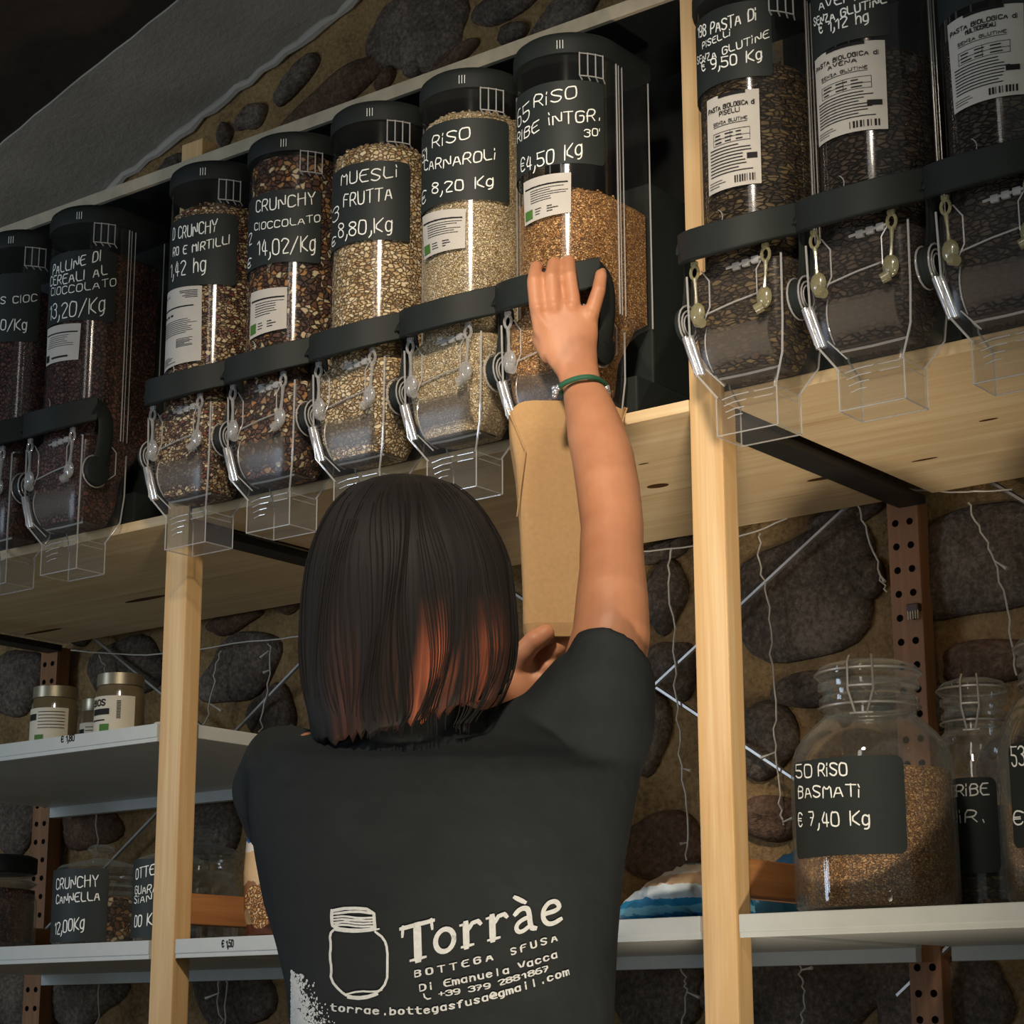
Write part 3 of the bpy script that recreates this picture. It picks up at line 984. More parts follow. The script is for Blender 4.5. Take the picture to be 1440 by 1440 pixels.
def contents(ax, lev, mat, label, name, flakes=0, fs=.004):
    mb = MB()
    r = DR - .003
    rings = [ring_b(.042, -.050, .010, -.006), ring_b(.055, -.057, .016, .018), ring_b(.0605, -.060, .018, .055), ring_b(.061, -.061, .055, .106), ring_d(r, .066, .116)]
    k = max(2, int((lev - .12) / .02))
    for i in range(1, k + 1):
        rings.append(ring_d(r, .066, .116 + (lev - .116) * i / k))
    for q, dz in ((.9, .006), (.65, .013), (.35, .017), (.03, .018)):
        rings.append(ring_d(r * q, .066 * q, lev + dz))
    mb.loft(rings)
    rr = random.Random(int(lev * 9999) + flakes)
    for _ in range(flakes):
        a, q = rr.uniform(0, 2 * PI), math.sqrt(rr.uniform(0, 1)) * .93
        x, y = ray_d(a, r * q, .066 * q)
        z = lev + .018 * (1 - q * q) + rr.uniform(-.001, .004)
        ax1 = Vector((rr.gauss(0, 1), rr.gauss(0, 1), rr.gauss(0, .6))).normalized()
        b1 = ax1.cross(Vector((rr.gauss(0, 1), rr.gauss(0, 1), rr.gauss(0, 1)))).normalized()
        s = fs * rr.uniform(.7, 1.25)
        mb.ball((x, y, z), (s, s * .7, s * .28), 7, 4, 0, (ax1, b1, ax1.cross(b1)))
    o = bpy.data.objects.new(name, mesh_of(name, mb, FILL[mat], True))
    COL.objects.link(o)
    o.location = (ax, DY, ZB1)
    tag(o, label, 'dry food', None, 'stuff')

def dispenser(ax, label, group, sign=None, paper=None, amber=False):
    t = thing('grain_dispenser', (ax, DY, ZB1), label, 'food dispenser', group)
    share('hopper', cached('hopper', m_hopper), t)
    lid = share('lid', cached('lid', m_lid), t)
    share('tick_marks', cached('ticks', m_ticks), lid)
    share('lid_clip', cached('clip', m_clip), t)['label'] = 'clear lid clip'
    h = share('housing', cached('housing', m_housing), t)
    share('spout', cached('spout', m_spout), t)
    d = share('drum', cached('drum', m_drum), t)
    share('drum_rim', cached('rim', m_edgebar), d)
    hd = share('handle', cached('handle', m_handle), t)
    hd['label'] = 'black bowed dispensing handle'
    for s in (-1, 1):
        share('pivot_ring', cached(('pivot', s), lambda: m_pivot(s)), hd)
    for s in (-1, 1):
        share('latch', cached(('latch', s, amber), lambda: m_latch(s, M['amber' if amber else 'latch'])), t)
    share('glint_metal', cached('glint_metal', m_glint), t)['label'] = 'added bright rods for the highlight on the chute'
    share('base', cached('base', m_base), t)['label'] = 'black base behind the chute'
    if sign:
        chalk_sign(t, ax, DR, DY, ZB1, *sign)
    if paper:
        paper_label.names = paper[5] if len(paper) > 5 else ''
        paper_label(t, ax, DR, DY, ZB1, *paper[:5])
    return t
A = {'prev': -2.389, 'pall': -2.2372, 'mirt': -1.984, 'cioc': -1.832, 'mues': -1.680, 'carn': -1.528, 'ribe': -1.3773, 'pis': -1.1170, 'av': -.9665, 'mult': -.8150}
GL, GM, GR = 'dispensers left of the left post', 'dispensers between the posts', 'dispensers right of the right post'
dispenser(A['prev'], 'clear dispenser cut by the left picture edge, its sign ending in CIOC', GL,
          ((20, 384), (20, 480), None, 57, [('S CIOC', 2, 428, 53, 424, 12), ('0/Kg', 2, 464, 38, 464, 18)]))
contents(A['prev'], .36, 'choco', 'dark cereal in the dispenser at the left picture edge', 'cereal')
dispenser(A['pall'], 'clear dispenser of brown cereal balls with a sign PALLINE DI CEREALI AL CIOCCOLATO', GL,
          ((110, 352), (110, 450), None, 164, [('PALLINE DI', 71, 388, 143, 366, 17), ('CEREALI AL', 72, 403, 152, 386, 16), ('CIOCCOLATO', 73, 416, 164, 402, 13), ('13,20/Kg', 71, 450, 148, 438, 26)]),
          ((68, 464), (115, 455), (66, 516), (111, 506), 'small'))
contents(A['pall'], .388, 'choco', 'brown chocolate cereal balls in the dispenser left of the left post', 'cereal_balls')
dispenser(A['mirt'], 'clear dispenser signed CRUNCHY and MIRTILLI with a tall paper label', GM,
          ((300, 300), (300, 400), None, 334, [('D CRUNCHY', 240, 338, 306, 325, 20), ('RO E MIRTILLI', 239, 362, 324, 343, 14), ('1,42 hg', 241, 390, 290, 380, 24)]),
          ((236, 415), (285, 402), (231, 527), (284, 507), 'tall'))
contents(A['mirt'], .392, 'mirt', 'oat and berry crunch in the dispenser beside the left post', 'muesli', 160, .0042)
dispenser(A['cioc'], 'clear dispenser signed CRUNCHY CIOCCOLATO with dark chunky muesli', GM,
          ((410, 266), (410, 368), None, 452, [('2', 349, 345, 355, 343, 20), ('\u20ac', 349, 377, 354, 375, 16), ('CRUNCHY', 361, 299, 444, 286, 20), ('CIOCCOLATO', 359, 324, 451, 312, 12), ('14,02/Kg', 363, 360, 444, 352, 26)]),
          ((354, 413), (405, 404), (352, 479), (404, 462), 'green'))
contents(A['cioc'], .425, 'cioc', 'dark chocolate crunch with fruit pieces in its dispenser', 'muesli', 60, .006)
dispenser(A['mues'], 'clear dispenser signed MUESLI FRUTTA full of pale oat flakes', GM,
          ((530, 226), (530, 337), None, 577, [('3', 469, 312, 477, 308, 24), ('\u20ac', 468, 345, 473, 344, 15), ('MUESLi', 481, 261, 560, 249, 20), ('FRUTTA', 484, 291, 552, 280, 22), ('8,80,Kg', 477, 334, 552, 324, 24)]))
contents(A['mues'], .395, 'oats', 'pale oat flake muesli heaped in its dispenser', 'muesli', 260, .0052)
dispenser(A['carn'], 'clear dispenser signed RISO CARNAROLI full of white rice', GM,
          ((655, 166), (655, 281), None, 716, [('51', 594, 229, 601, 224, 22), ('\u20ac', 594, 286, 600, 284, 22), ('RiSO', 609, 208, 662, 194, 20), ('CARNAROLi', 598, 240, 698, 224, 18), ('8,20 Kg', 609, 273, 694, 262, 18)]),
          ((595, 306), (656, 294), (598, 366), (655, 349), 'green'))
contents(A['carn'], .398, 'white', 'white carnaroli rice filling its dispenser', 'rice', 240, .0032)
dispenser(A['ribe'], 'clear dispenser signed RISO RIBE INTGR. whose handle the hand is gripping', GM,
          ((795, 113), (795, 230), None, 850, [('65', 727, 182, 745, 166, 30), ('RiSO', 752, 151, 812, 137, 21), ('RIBE', 727, 203, 759, 183, 18), ('iNTGR.', 773, 176, 844, 170, 20), ('\u20ac4,50 Kg', 728, 245, 819, 217, 24), ("30'", 823, 193, 845, 192, 13)]),
          ((737, 258), (804, 243), (739, 319), (804, 299), 'green'))
contents(A['ribe'], .255, 'brown', 'brown ribe rice half filling its dispenser', 'rice', 160, .0034)
dispenser(A['pis'], 'clear dispenser signed PASTA DI PISELLI beside the right post', GR,
          ((1040, 3), (1040, 110), None, 1086, [('198 PASTA Di', 983, 54, 1065, 27, 20), ('PiSELLi', 989, 69, 1028, 50, 11), ('SENZA GLUTiNE', 982, 91, 1082, 53, 13), ('\u20ac 9,50 Kg', 988, 101, 1072, 83, 18)]),
          ((995, 143), (1068, 125), (998, 277), (1072, 258), 'pasta', 'PISELLI'), True)
contents(A['pis'], .338, 'pea', 'dark spiral pea pasta in the dispenser beside the right post', 'pasta', 60, .008)
dispenser(A['av'], 'clear dispenser with a paper label PASTA BIOLOGICA DI AVENA', GR,
          ((1200, -40), (1200, 56), None, 1250, [('AVENA', 1153, 15, 1215, -3, 15), ('SENZA GLUTiNE', 1146, 37, 1247, 4, 14), ('\u20ac 1,12 hg', 1153, 48, 1222, 30, 18)]),
          ((1147, 87), (1245, 57), (1153, 208), (1250, 182), 'pasta', 'AVENA'), True)
contents(A['av'], .31, 'dark', 'dark oat pasta in the second dispenser from the right post', 'pasta', 40, .008)
dispenser(A['mult'], 'clear dispenser with a paper label MULTICEREALI cut by the right picture edge', GR,
          ((1390, -90), (1390, 0), None, 1440, []),
          ((1333, 37), (1440, 5), (1343, 162), (1442, 133), 'pasta', 'MULTICEREALI'), True)
contents(A['mult'], .30, 'dark', 'dark multigrain pasta in the dispenser at the right picture edge', 'pasta', 40, .008)
# ------------------------------------------------------------------ jars and packets on the steel shelves
Z1, Z2 = .4139 + ZC, .1261 + ZC
def jar_spot(pxl, pxr, pytop, Y):
    c = atY((pxl + pxr) / 2, 1250, Y)
    t = (c - CAM).dot(FW)
    return c.x, (pxr - pxl) / 2 * t / FPX, atY((pxl + pxr) / 2, pytop, Y).z
def glass_jar(name, x, y, zb, r, H, neck, label, group, clip=True, lidtype='clip'):
    t = thing(name, (x, y, zb), label, 'jar', group)
    c = (x, y, zb)
    mb = MB()
    sh = H * .66
    prof = [(.001, .001), (r * .9, .001), (r * .985, .008), (r, .02), (r, sh - .03), (r * .985, sh - .012), (r * .93, sh + .004), (r * .82, sh + .018), (neck + .010, sh + .030), (neck + .001, sh + .038), (neck, sh + .050),
            (neck + .004, sh + .053), (neck + .004, sh + .058), (neck, sh + .061), (neck, sh + .066), (neck + .005, sh + .069), (neck + .005, sh + .075), (neck - .003, sh + .077)]
    if H < .2:
        k = H / .27
        prof = [(a, z if z <= sh - .03 else sh - .03 + (z - sh + .03) * k) for a, z in prof]
    inner = [(max(a - .0035, .001), z + (.004 if z < .01 else 0)) for a, z in prof]
    mb.lathe(prof, c, 40)
    mb.lathe(inner, c, 40)
    part('glass_body', mb, M['glass'], t, True)
    zt = prof[-1][1]
    mb = MB()
    if lidtype == 'clip':
        mb.lathe([(.001, zt + .002), (neck + .002, zt + .002), (neck + .006, zt + .005), (neck + .006, zt + .012), (neck + .001, zt + .017), (neck - .012, zt + .021), (.001, zt + .023)], c, 40)
        lid = part('lid', mb, M['glass'], t, True)
        q = MB()
        for z, rr_ in ((zt + .0085, neck + .0075), (sh + (zt - sh) * .62, neck + .005)):
            q.tube([(x + rr_ * math.cos(a), y + rr_ * math.sin(a), zb + z) for a in [2 * PI * k / 40 for k in range(41)]], .0014, 6)
        part('seal_wire', q, M['steel'], t, True)
        q = MB()
        va = -PI / 2 + .35
        for s in (-1, 1):
            ca = va + s * .22
            e = Vector((math.cos(ca), math.sin(ca), 0))
            b0 = Vector(c)
            q.tube([b0 + e * (neck + .004) + Vector((0, 0, zt + .022)), b0 + e * (neck + .011) + Vector((0, 0, zt + .014)), b0 + e * (neck + .012) + Vector((0, 0, zt - .016)), b0 + Vector((math.cos(va + s * .1), math.sin(va + s * .1), 0)) * (neck + .013) + Vector((0, 0, zt - .042))], .0013, 6)
        for z in (zt - .042, zt - .012):
            q.tube([Vector(c) + Vector((math.cos(va + u), math.sin(va + u), 0)) * (neck + .012) + Vector((0, 0, z)) for u in (-.2, -.1, 0, .1, .2)], .0014, 6)
        part('wire_clasp', q, M['steel'], t, True)
    elif lidtype == 'knob':
        mb.lathe([(.001, zt), (neck + .010, zt + .001), (neck + .013, zt + .005), (neck + .008, zt + .009), (neck * .6, zt + .016), (.012, zt + .020), (.010, zt + .026), (.018, zt + .030), (.020, zt + .035), (.012, zt + .040), (.001, zt + .041)], c, 40)
        part('lid', mb, M['glass'], t, True)
    else:
        mb.lathe([(.001, zt), (neck + .006, zt - .012), (neck + .009, zt - .010), (neck + .009, zt + .012), (neck, zt + .016), (.001, zt + .017)], c, 32)
        part('lid', mb, M['black'], t, True, label='black lid')
    return t
def jar_fill(name, mat, x, y, zb, r, h, label):
    mb = MB()
    c = (x, y, zb)
    rr_ = r - .0045
    mb.lathe([(.001, .006), (rr_ * .9, .006), (rr_, .02), (rr_, h), (rr_ * .7, h + .003), (.001, h + .005)], c, 36)
    solo(name, mb, FILL[mat], c, label, 'dry food', None, 'stuff', True)

# right bay
x, r, zt = jar_spot(1118, 1350, 914, .115)
H = zt - Z2
t = glass_jar('glass_jar', x, .115, Z2, r, H - .022, r * .57, 'big clip-top glass jar signed RISO BASMATI on the right shelf', 'clip-top jars on the right shelf')
chalk_sign(t, x, r, .115, Z2, (1200, 1063), (1200, 1202), 1119, 1274, [('50', 1121, 1094, 1143, 1093, 21), ('RiSO', 1152, 1091, 1192, 1090, 20), ('BASMATi', 1124, 1122, 1211, 1120, 19), ('\u20ac 7,40 Kg', 1124, 1162, 1223, 1160, 22)], .009)
jar_fill('basmati_rice', 'brown', x, .115, Z2, r, atY(1300, 1072, .06).z - Z2, 'basmati rice filling the big jar above its chalk sign')
x, r, zt = jar_spot(1322, 1446, 940, .26)
r *= 1.02
t = glass_jar('glass_jar', x, .26, Z2, r, zt - Z2 - .022, r * .66, 'clip-top glass jar signed RIBE half hidden behind the basmati jar', 'clip-top jars on the right shelf')
chalk_sign(t, x, r, .26, Z2, (1370, 1093), (1370, 1228), 1325, 1405, [('RiBE', 1346, 1120, 1391, 1118, 18), ('iR.', 1351, 1157, 1384, 1155, 19)], .009)
jar_fill('ribe_rice', 'pea', x, .26, Z2, r, .12, 'dark grain inside the half hidden jar signed RIBE')
x, r, zt = jar_spot(1416, 1610, 900, .09)
t = glass_jar('glass_jar', x, .09, Z2, r, H - .022, r * .57, 'glass jar at the right picture edge with a sign starting 53', 'clip-top jars on the right shelf')
chalk_sign(t, x, r, .09, Z2, (1470, 1040), (1470, 1190), 1422, 1570, [('53 RiSO', 1424, 1077, 1500, 1075, 32), ('\u20ac', 1427, 1160, 1440, 1159, 22)], .009)
jar_fill('grain_fill', 'brown', x, .09, Z2, r, .10, 'grain inside the jar at the right picture edge')

# left bay, lower shelf
x, r, zt = jar_spot(76, 204, 1166, .14)
t = glass_jar('glass_jar', x, .14, Z2, r, zt - Z2 - .041, r * .74, 'knob-lidded glass jar signed CRUNCHY CANNELLA on the left shelf', 'knob-lidded jars on the lower shelf', lidtype='knob')
chalk_sign(t, x, r, .14, Z2, (120, 1221), (120, 1324), None, 152, [('CRUNCHY', 80, 1251, 139, 1245, 17), ('CANNELLA', 80, 1271, 141, 1265, 14), ('12,00Kg', 78, 1314, 119, 1305, 19)], .006)
jar_fill('cinnamon_crunch', 'cioc', x, .14, Z2, r, .07, 'crunchy cereal at the bottom of the jar signed CANNELLA')
x, r, zt = jar_spot(188, 286, 1152, .10)
t = glass_jar('glass_jar', x, .10, Z2, r, zt - Z2 - .041, r * .70, 'knob-lidded jar with a blue sign half hidden by the left post', 'knob-lidded jars on the lower shelf', lidtype='knob')
chalk_sign(t, x, r, .10, Z2, (215, 1207), (215, 1318), None, 232, [('OTTE', 192, 1236, 218, 1229, 16), ('GUARA', 191, 1258, 222, 1254, 13), ('SiAN', 190, 1271, 214, 1267, 12), ('00 Kg', 190, 1304, 222, 1298, 18)], .004)
x, r, zt = jar_spot(-70, 52, 1184, .20)
t = glass_jar('glass_jar', x, .20, Z2, r, zt - Z2 - .018, r * .84, 'dark jar with a black lid at the left picture edge', 'knob-lidded jars on the lower shelf', lidtype='black')
jar_fill('dark_grain', 'choco', x, .20, Z2, r, .10, 'dark grain in the black-lidded jar')
# middle bay
x, r, zt = jar_spot(232, 336, 1146, .28)
t = glass_jar('glass_jar', x, .28, Z2, r, zt - Z2 - .041, r * .78, 'empty knob-lidded glass jar right of the left post', 'knob-lidded jars on the lower shelf', lidtype='knob')

# small labelled jars on the upper left shelf
def small_jar(pxl, pxr, pytop, Y, label, bios=False, cap=None):
    x, r, zt = jar_spot(pxl, pxr, pytop, Y)
    H = zt - Z1
    t = thing('preserve_jar', (x, Y, Z1), label, 'jar', 'small jars on the upper left shelf')
    c = (x, Y, Z1)
    part('glass_body', MB().lathe([(.001, .0005), (r * .94, .0005), (r, .006), (r, H * .70), (r * .93, H * .77), (r * .9, H * .83), (.001, H * .83)], c, 28), M['jarglass'], t, True)
    cp = MB().lathe([(.001, H), (r * .9, H), (r * .95, H * .99), (r * .96, H * .82), (r * .93, H * .81), (r * .5, H * .815), (.001, H * .815)], c, 32)
    part('lid', cp, cap or M['tinlid'], t, True, label='metal screw lid')
    lab = MB()
    f = wrap(r + .0007)
    patch(lab, lambda u, v: f(u, v) + Vector(c), -r * 1.7, r * 1.5, H * .06, H * .64, 20)
    o = part('jar_label', lab, M['jarlabel'], t, True, label='cream label with bars')
    pr = MB()
    f2 = wrap(r + .0013)
    fn = lambda u, v: f2(u, v) + Vector(c)
    if bios:
        write(pr, 'BIOS', lambda u, v: fn(-r * .50 + u, H * .50 + v), r * .75, H * .085, .0021, 0)
        patch(pr, fn, -r * .50, r * .45, H * .36, H * .45, 6, 0, 0)
        patch(pr, fn, -r * .50, r * .25, H * .27, H * .29, 6, 0, 0)
        for k in range(12):
            patch(pr, fn, r * .75, r * .75 + .006, H * .3 + .0022 * k, H * .3 + .0022 * k + .0012, 1)
    else:
        patch(pr, fn, -r * .5, r * .05, H * .45, H * .55, 4)
        for k in range(6):
            patch(pr, fn, r * .15, r * 1.35, H * (.32 + .05 * k), H * (.33 + .05 * k), 6)
    patch(pr, fn, r * .0, r * .45, H * .08, H * .22, 4, 0, 1)
    part('label_print', pr, [M['print'], M['green']], o, label='dark print and a green square')
M['jarglass'] = plain('filled_jar', (96, 84, 62), .12, .6)
M['tinlid'] = plain('pewter_lid', (150, 140, 118), .35, .5, .85)
M['jarlabel'] = plain('cream_label', (196, 188, 168), .6, .3, noise=.02)
small_jar(122, 193, 952, .09, 'tallest labelled jar on the upper left shelf, its label reading BIOS', True)
small_jar(31, 98, 970, .10, 'squat labelled jar with a metal lid at the left end of the shelf')
small_jar(102, 150, 986, .28, 'small jar half hidden behind the jar reading BIOS')
x, r, zt = jar_spot(208, 226, 1004, .10)
solo('white_cap', MB().lathe([(.001, 0), (.011, 0), (.012, .004), (.012, .018), (.008, .022), (.001, .023)], (x, .10, Z1), 20), M['paper'], (x, .10, Z1), 'small white cap at the shelf end against the left post', 'cap', smooth=True)

# packets
def packet_mat(name, stops, axis='Z', lo=0.0, hi=.2, sx=30):
    t = NT(name)
    b = t.bsdf(.35, .5)
    c = t.n('ShaderNodeTexCoord')
    sp = t.n('ShaderNodeSeparateXYZ')
    t.l(c.outputs['Object'], sp.inputs[0])
    mr = t.n('ShaderNodeMapRange')
    mr.inputs['From Min'].default_value = lo
    mr.inputs['From Max'].default_value = hi
    t.l(sp.outputs[axis], mr.inputs[0])
    nz = t.noise(t.coord((1, 1, 1)), sx, 3)
    ma = t.n('ShaderNodeMath', operation='MULTIPLY_ADD')
    ma.inputs[1].default_value = .16
    t.l(nz, ma.inputs[0])
    sb = t.n('ShaderNodeMath', operation='SUBTRACT')
    sb.inputs[1].default_value = .08
    t.l(mr.outputs[0], sb.inputs[0])
    t.l(sb.outputs[0], ma.inputs[2])
    t.l(t.ramp(ma.outputs[0], stops, 'CONSTANT'), b.inputs['Base Color'])
    t.bump(b, t.noise(t.coord(), 45, 4), .5, .004)
    return t.mat
c0, c1 = atY(334, 1300, .09), atY(442, 1300, .09)
zt = atY(340, 1116, .09).z
mb = MB()
n = 14
rings = []
for k, (q, th) in enumerate([(0, .006), (.04, .022), (.2, .034), (.45, .038), (.7, .032), (.9, .014), (.97, .003), (1.0, .002)]):
    z = Z2 + (zt - Z2) * q
    rings.append([((c0.x + c1.x) / 2 + (c1.x - c0.x) / 2 * math.copysign(abs(math.cos(a)) ** .6, math.cos(a)), .115 + th * math.copysign(abs(math.sin(a)) ** .8, math.sin(a)), z) for a in [2 * PI * j / 28 for j in range(28)]])
mb.loft(rings)
bread = packet_mat('bread_packet', [(0, lin(120, 66, 46)), (.10, lin(206, 172, 130)), (.20, lin(150, 104, 66)), (.38, lin(214, 178, 130)), (.60, lin(228, 222, 214)), (.68, lin(40, 92, 160)), (.80, lin(226, 226, 224))], 'Z', 0, zt - Z2)
pk = thing('bread_packet', ((c0.x + c1.x) / 2, .115, Z2), 'white packet with a blue band and bread slices, left of the woman', 'packet')
part('wrapper', mb, bread, pk, True)
sl_ = MB()
f0 = Vector(((c0.x + c1.x) / 2, .115 - .0385, Z2))
for dx, dz, rx, rz in ((-.024, .052, .020, .018), (-.012, .032, .022, .018), (.006, .062, .020, .018)):
    sl_.loft([[f0 + Vector((dx + rx * q * math.cos(a), -.002 * (1 - q), dz + rz * q * math.sin(a) * (1 + .15 * math.cos(3 * a)))) for a in [2 * PI * j / 20 for j in range(20)]] for q in (1, .85, .1)], True, True)
part('bread_picture', sl_, grains('bread_crumb', [(196, 150, 96), (170, 120, 74), (216, 178, 126)], 200, gap=(120, 76, 44)), pk, True, label='printed slices of crispbread')

def lying_bag(name, pl_, pr_, pt, Y, label, mat, dep=.09, seed=1):
    a, b_ = atY(pl_, 1285, Y), atY(pr_, 1285, Y)
    zt = atY((pl_ + pr_) / 2, pt, Y).z
    rr = random.Random(seed)
    mb = MB()
    rings = []
    m = 26
    for i in range(m + 1):
        s = i / m
        env = math.sin(PI * min(max(s, .02), .98)) ** .45
        cx_ = a.x + (b_.x - a.x) * s
        h = (zt - Z2) * (.10 + .90 * env * (.35 + .65 * min(1, s * 1.3)))
        rings.append([(cx_ + rr.uniform(-.002, .002), Y + dep * .5 * env * math.cos(q) + rr.uniform(-.002, .002), Z2 + max(.001, h * (.5 + .5 * math.sin(q)) + rr.uniform(-.002, .002))) for q in [2 * PI * k / 22 for k in range(22)]])
    mb.loft(rings)
    solo(name, mb, mat, (a.x, Y, Z2), label, 'packet', smooth=True)
snackm = packet_mat('snack_bag_print', [(0, lin(30, 120, 170)), (.10, lin(120, 190, 214)), (.20, lin(40, 140, 184)), (.30, lin(216, 226, 228)), (.50, lin(196, 164, 128)), (.66, lin(222, 214, 200)), (.80, lin(60, 140, 160))], 'Z', 0, .075, 45)
lying_bag('snack_bag', 880, 1050, 1203, .09, 'crumpled blue and white snack bag lying left of the right post', snackm, .12, 3)
lying_bag('snack_bag', 1050, 1180, 1176, .40, 'teal snack bag behind the rung, between the right post and the rice jar', packet_mat('teal_bag_print', [(0, lin(40, 90, 104)), (.5, lin(30, 110, 150)), (.72, lin(196, 176, 120)), (.82, lin(120, 60, 44)), (.9, lin(36, 120, 160))], 'Z', 0, .09, 40), .12, 5)
# ------------------------------------------------------------------ the woman
RH = Vector((math.cos(YAW), math.sin(YAW), 0))          # to her right
FH = Vector((-math.sin(YAW), math.cos(YAW), 0))         # the way she faces
ZU = Vector((0, 0, 1))
skin = NT('skin')
b = skin.bsdf(.5, .35)
b.inputs['Subsurface Weight'].default_value = .12
b.inputs['Subsurface Radius'].default_value = (.012, .005, .003)
f = skin.noise(skin.coord(), 22, 5, .6)
skin.l(skin.ramp(f, [(.3, lin(178, 120, 86)), (.7, lin(194, 136, 100))]), b.inputs['Base Color'])
skin.bump(b, skin.noise(skin.coord(), 400, 3), .12, .001)
cloth = NT('black_jersey')
b = cloth.bsdf(.85, .15)
f = cloth.noise(cloth.coord(), 7, 4)
cloth.l(cloth.ramp(f, [(.3, lin(35, 38, 39)), (.7, lin(44, 47, 47))]), b.inputs['Base Color'])
cloth.bump(b, f, .5, .02)
M['shirt'] = cloth.mat
M['print_and_light'] = plain('white_print_and_light', (206, 206, 202), .8, .15, noise=.05, nscale=300)  # white of the real print and of the painted hem light

def T(py):
    """distance of her back's centre plane at a height of the frame"""
    return 2.06 + (1000 - py) / FPX * 2.0 * .25
def ring_w(py, pl_, pr_, hd, off=0.0, n=40, ex=2.3, dt=0.0):
    t = T(py) + dt
    a, b_ = P(pl_, py, t), P(pr_, py, t)
    c = (a + b_) / 2 + FH * off
    hw = (b_ - a).length / 2
    out = []
    for k in range(n):
        q = 2 * PI * k / n
        cs, sn = math.cos(q), math.sin(q)
        out.append(c + RH * (hw * math.copysign(abs(cs) ** (2 / ex), cs)) + FW * (hd * math.copysign(abs(sn) ** (2 / ex), sn)))
    return out
def remesh(mb, voxel, smooth, name):
    me = bpy.data.meshes.new('tmp')
    me.from_pydata(mb.v, [], mb.f)
    bm = bmesh.new(); bm.from_mesh(me)
    bmesh.ops.recalc_face_normals(bm, faces=bm.faces)
    bm.to_mesh(me); bm.free()
    o = bpy.data.objects.new('tmp', me)
    COL.objects.link(o)
    m = o.modifiers.new('r', 'REMESH'); m.mode = 'VOXEL'; m.voxel_size = voxel
    m = o.modifiers.new('s', 'SMOOTH'); m.factor = .5; m.iterations = smooth
    dg = bpy.context.evaluated_depsgraph_get()
    out = bpy.data.meshes.new_from_object(o.evaluated_get(dg), depsgraph=dg)
    bpy.data.objects.remove(o, do_unlink=True)
    return out

def torso(mb, g, full=True):
    rows = [(1700, 412, 858, .118), (1560, 404, 866, .115), (1440, 408, 863, .105), (1380, 402, 866, .102), (1320, 388, 869, .102), (1260, 370, 874, .105), (1200, 359, 881, .108),
            (1140, 350, 892, .108), (1100, 351, 900, .105), (1068, 362, 905, .098), (1046, 382, 870, .090)]
    R_ = [ring_w(y, l + g * 1450, r - g * 1450, d - g, 0) for y, l, r, d in rows]
    R_ += [ring_w(1032, 424, 800, .072 - g, .0, dt=.012), ring_w(1016, 492, 690, .055, .004, dt=.015)]
    mb.loft(R_)

SH = [P(700, 1040, 2.06), P(790, 1000, 2.055), P(838, 960, 2.055)]
ARM = [(838, 985, 2.055, 60), (850, 935, 2.06, 58), (860, 890, 2.075, 55), (861, 840, 2.10, 51), (861, 800, 2.125, 46.5), (860, 770, 2.145, 45), (861, 740, 2.165, 44.5), (855, 687, 2.20, 45), (848, 645, 2.235, 44), (839, 612, 2.262, 41.5), (829, 575, 2.295, 35), (820, 548, 2.322, 29)]
def px_r(n_px, t):
    return n_px * t / FPX

body = MB()
torso(body, .006)
# neck, skull, face (looking at the dispensers)
hc = P(578, 836, 2.10)
body.tube([P(575, 1050, 2.06), P(575, 1000, 2.068), P(577, 940, 2.085), P(578, 880, 2.10)], [.066, .056, .052, .055], 20)
body.ball(hc + ZU * .018, (.072, .088, .086), 24, 16, 0, (RH, FH, ZU))
body.ball(hc + FH * .030 - ZU * .045, (.055, .062, .065), 20, 12, 0, (RH, FH, ZU))
body.ball(hc + FH * .070 - ZU * .095, (.022, .018, .016), 12, 8, 0, (RH, FH, ZU))
body.tube([hc + FH * .088 + ZU * .012, hc + FH * .100 - ZU * .014, hc + FH * .108 - ZU * .033], [.006, .009, .012], 10)
for s in (-1, 1):
    body.ball(hc + FH * .100 - ZU * .036 + RH * (.009 * s), (.007, .008, .006), 8, 6, 0, (RH, FH, ZU))
    body.ball(hc + FH * .079 + ZU * .012 + RH * (.031 * s), (.013, .008, .009), 10, 8, 0, (RH, FH, ZU))
    body.ball(hc + FH * .078 + ZU * .030 + RH * (.030 * s), (.020, .008, .006), 10, 8, 0, (RH, FH, ZU))
    body.ball(hc - ZU * .005 + RH * (.073 * s), (.007, .016, .030), 10, 8, 0, (RH, FH, ZU))
body.ball(hc + FH * .086 - ZU * .062, (.022, .010, .005), 12, 6, 0, (RH, FH, ZU))
body.ball(hc + FH * .085 - ZU * .072, (.019, .010, .006), 12, 6, 0, (RH, FH, ZU))
# raised right arm
body.tube([P(x, y, t) for x, y, t, r in ARM], [px_r(r, t) for x, y, t, r in ARM], 24, 0, None, RH)
body.tube([P(720, 1060, 2.06)] + [P(838, 985, 2.055)], [.04, .042], 16)
# right palm: from the wrist to the knuckles, back of the hand towards us
HT = 2.372
palm = [(820, 552, 2.325, 28, .019), (814, 530, 2.340, 30, .017), (806, 512, 2.352, 35, .0165), (800, 492, 2.360, 40, .0165), (797, 470, 2.366, 44.5, .0165), (795, 448, HT, 46.5, .0155), (796, 432, 2.375, 45, .0135)]
rings = []
for x, y, t, hw, th in palm:
    c = P(x, y, t)
    w_ = px_r(hw, t)
    rings.append([c + RT * (w_ * math.copysign(abs(math.cos(q)) ** .8, math.cos(q))) + FW * (th * math.sin(q)) for q in [2 * PI * k / 28 for k in range(28)]])
body.loft(rings)
def finger(mb, pts, rads):
    mb.tube(pts, rads, 14)
    mb.ball(pts[-1], rads[-1], 12, 8)
    for p, r in zip(pts[1:-1], rads[1:-1]):
        mb.ball(p, r * 1.0, 12, 8)
F = px_r(1, 2.38)
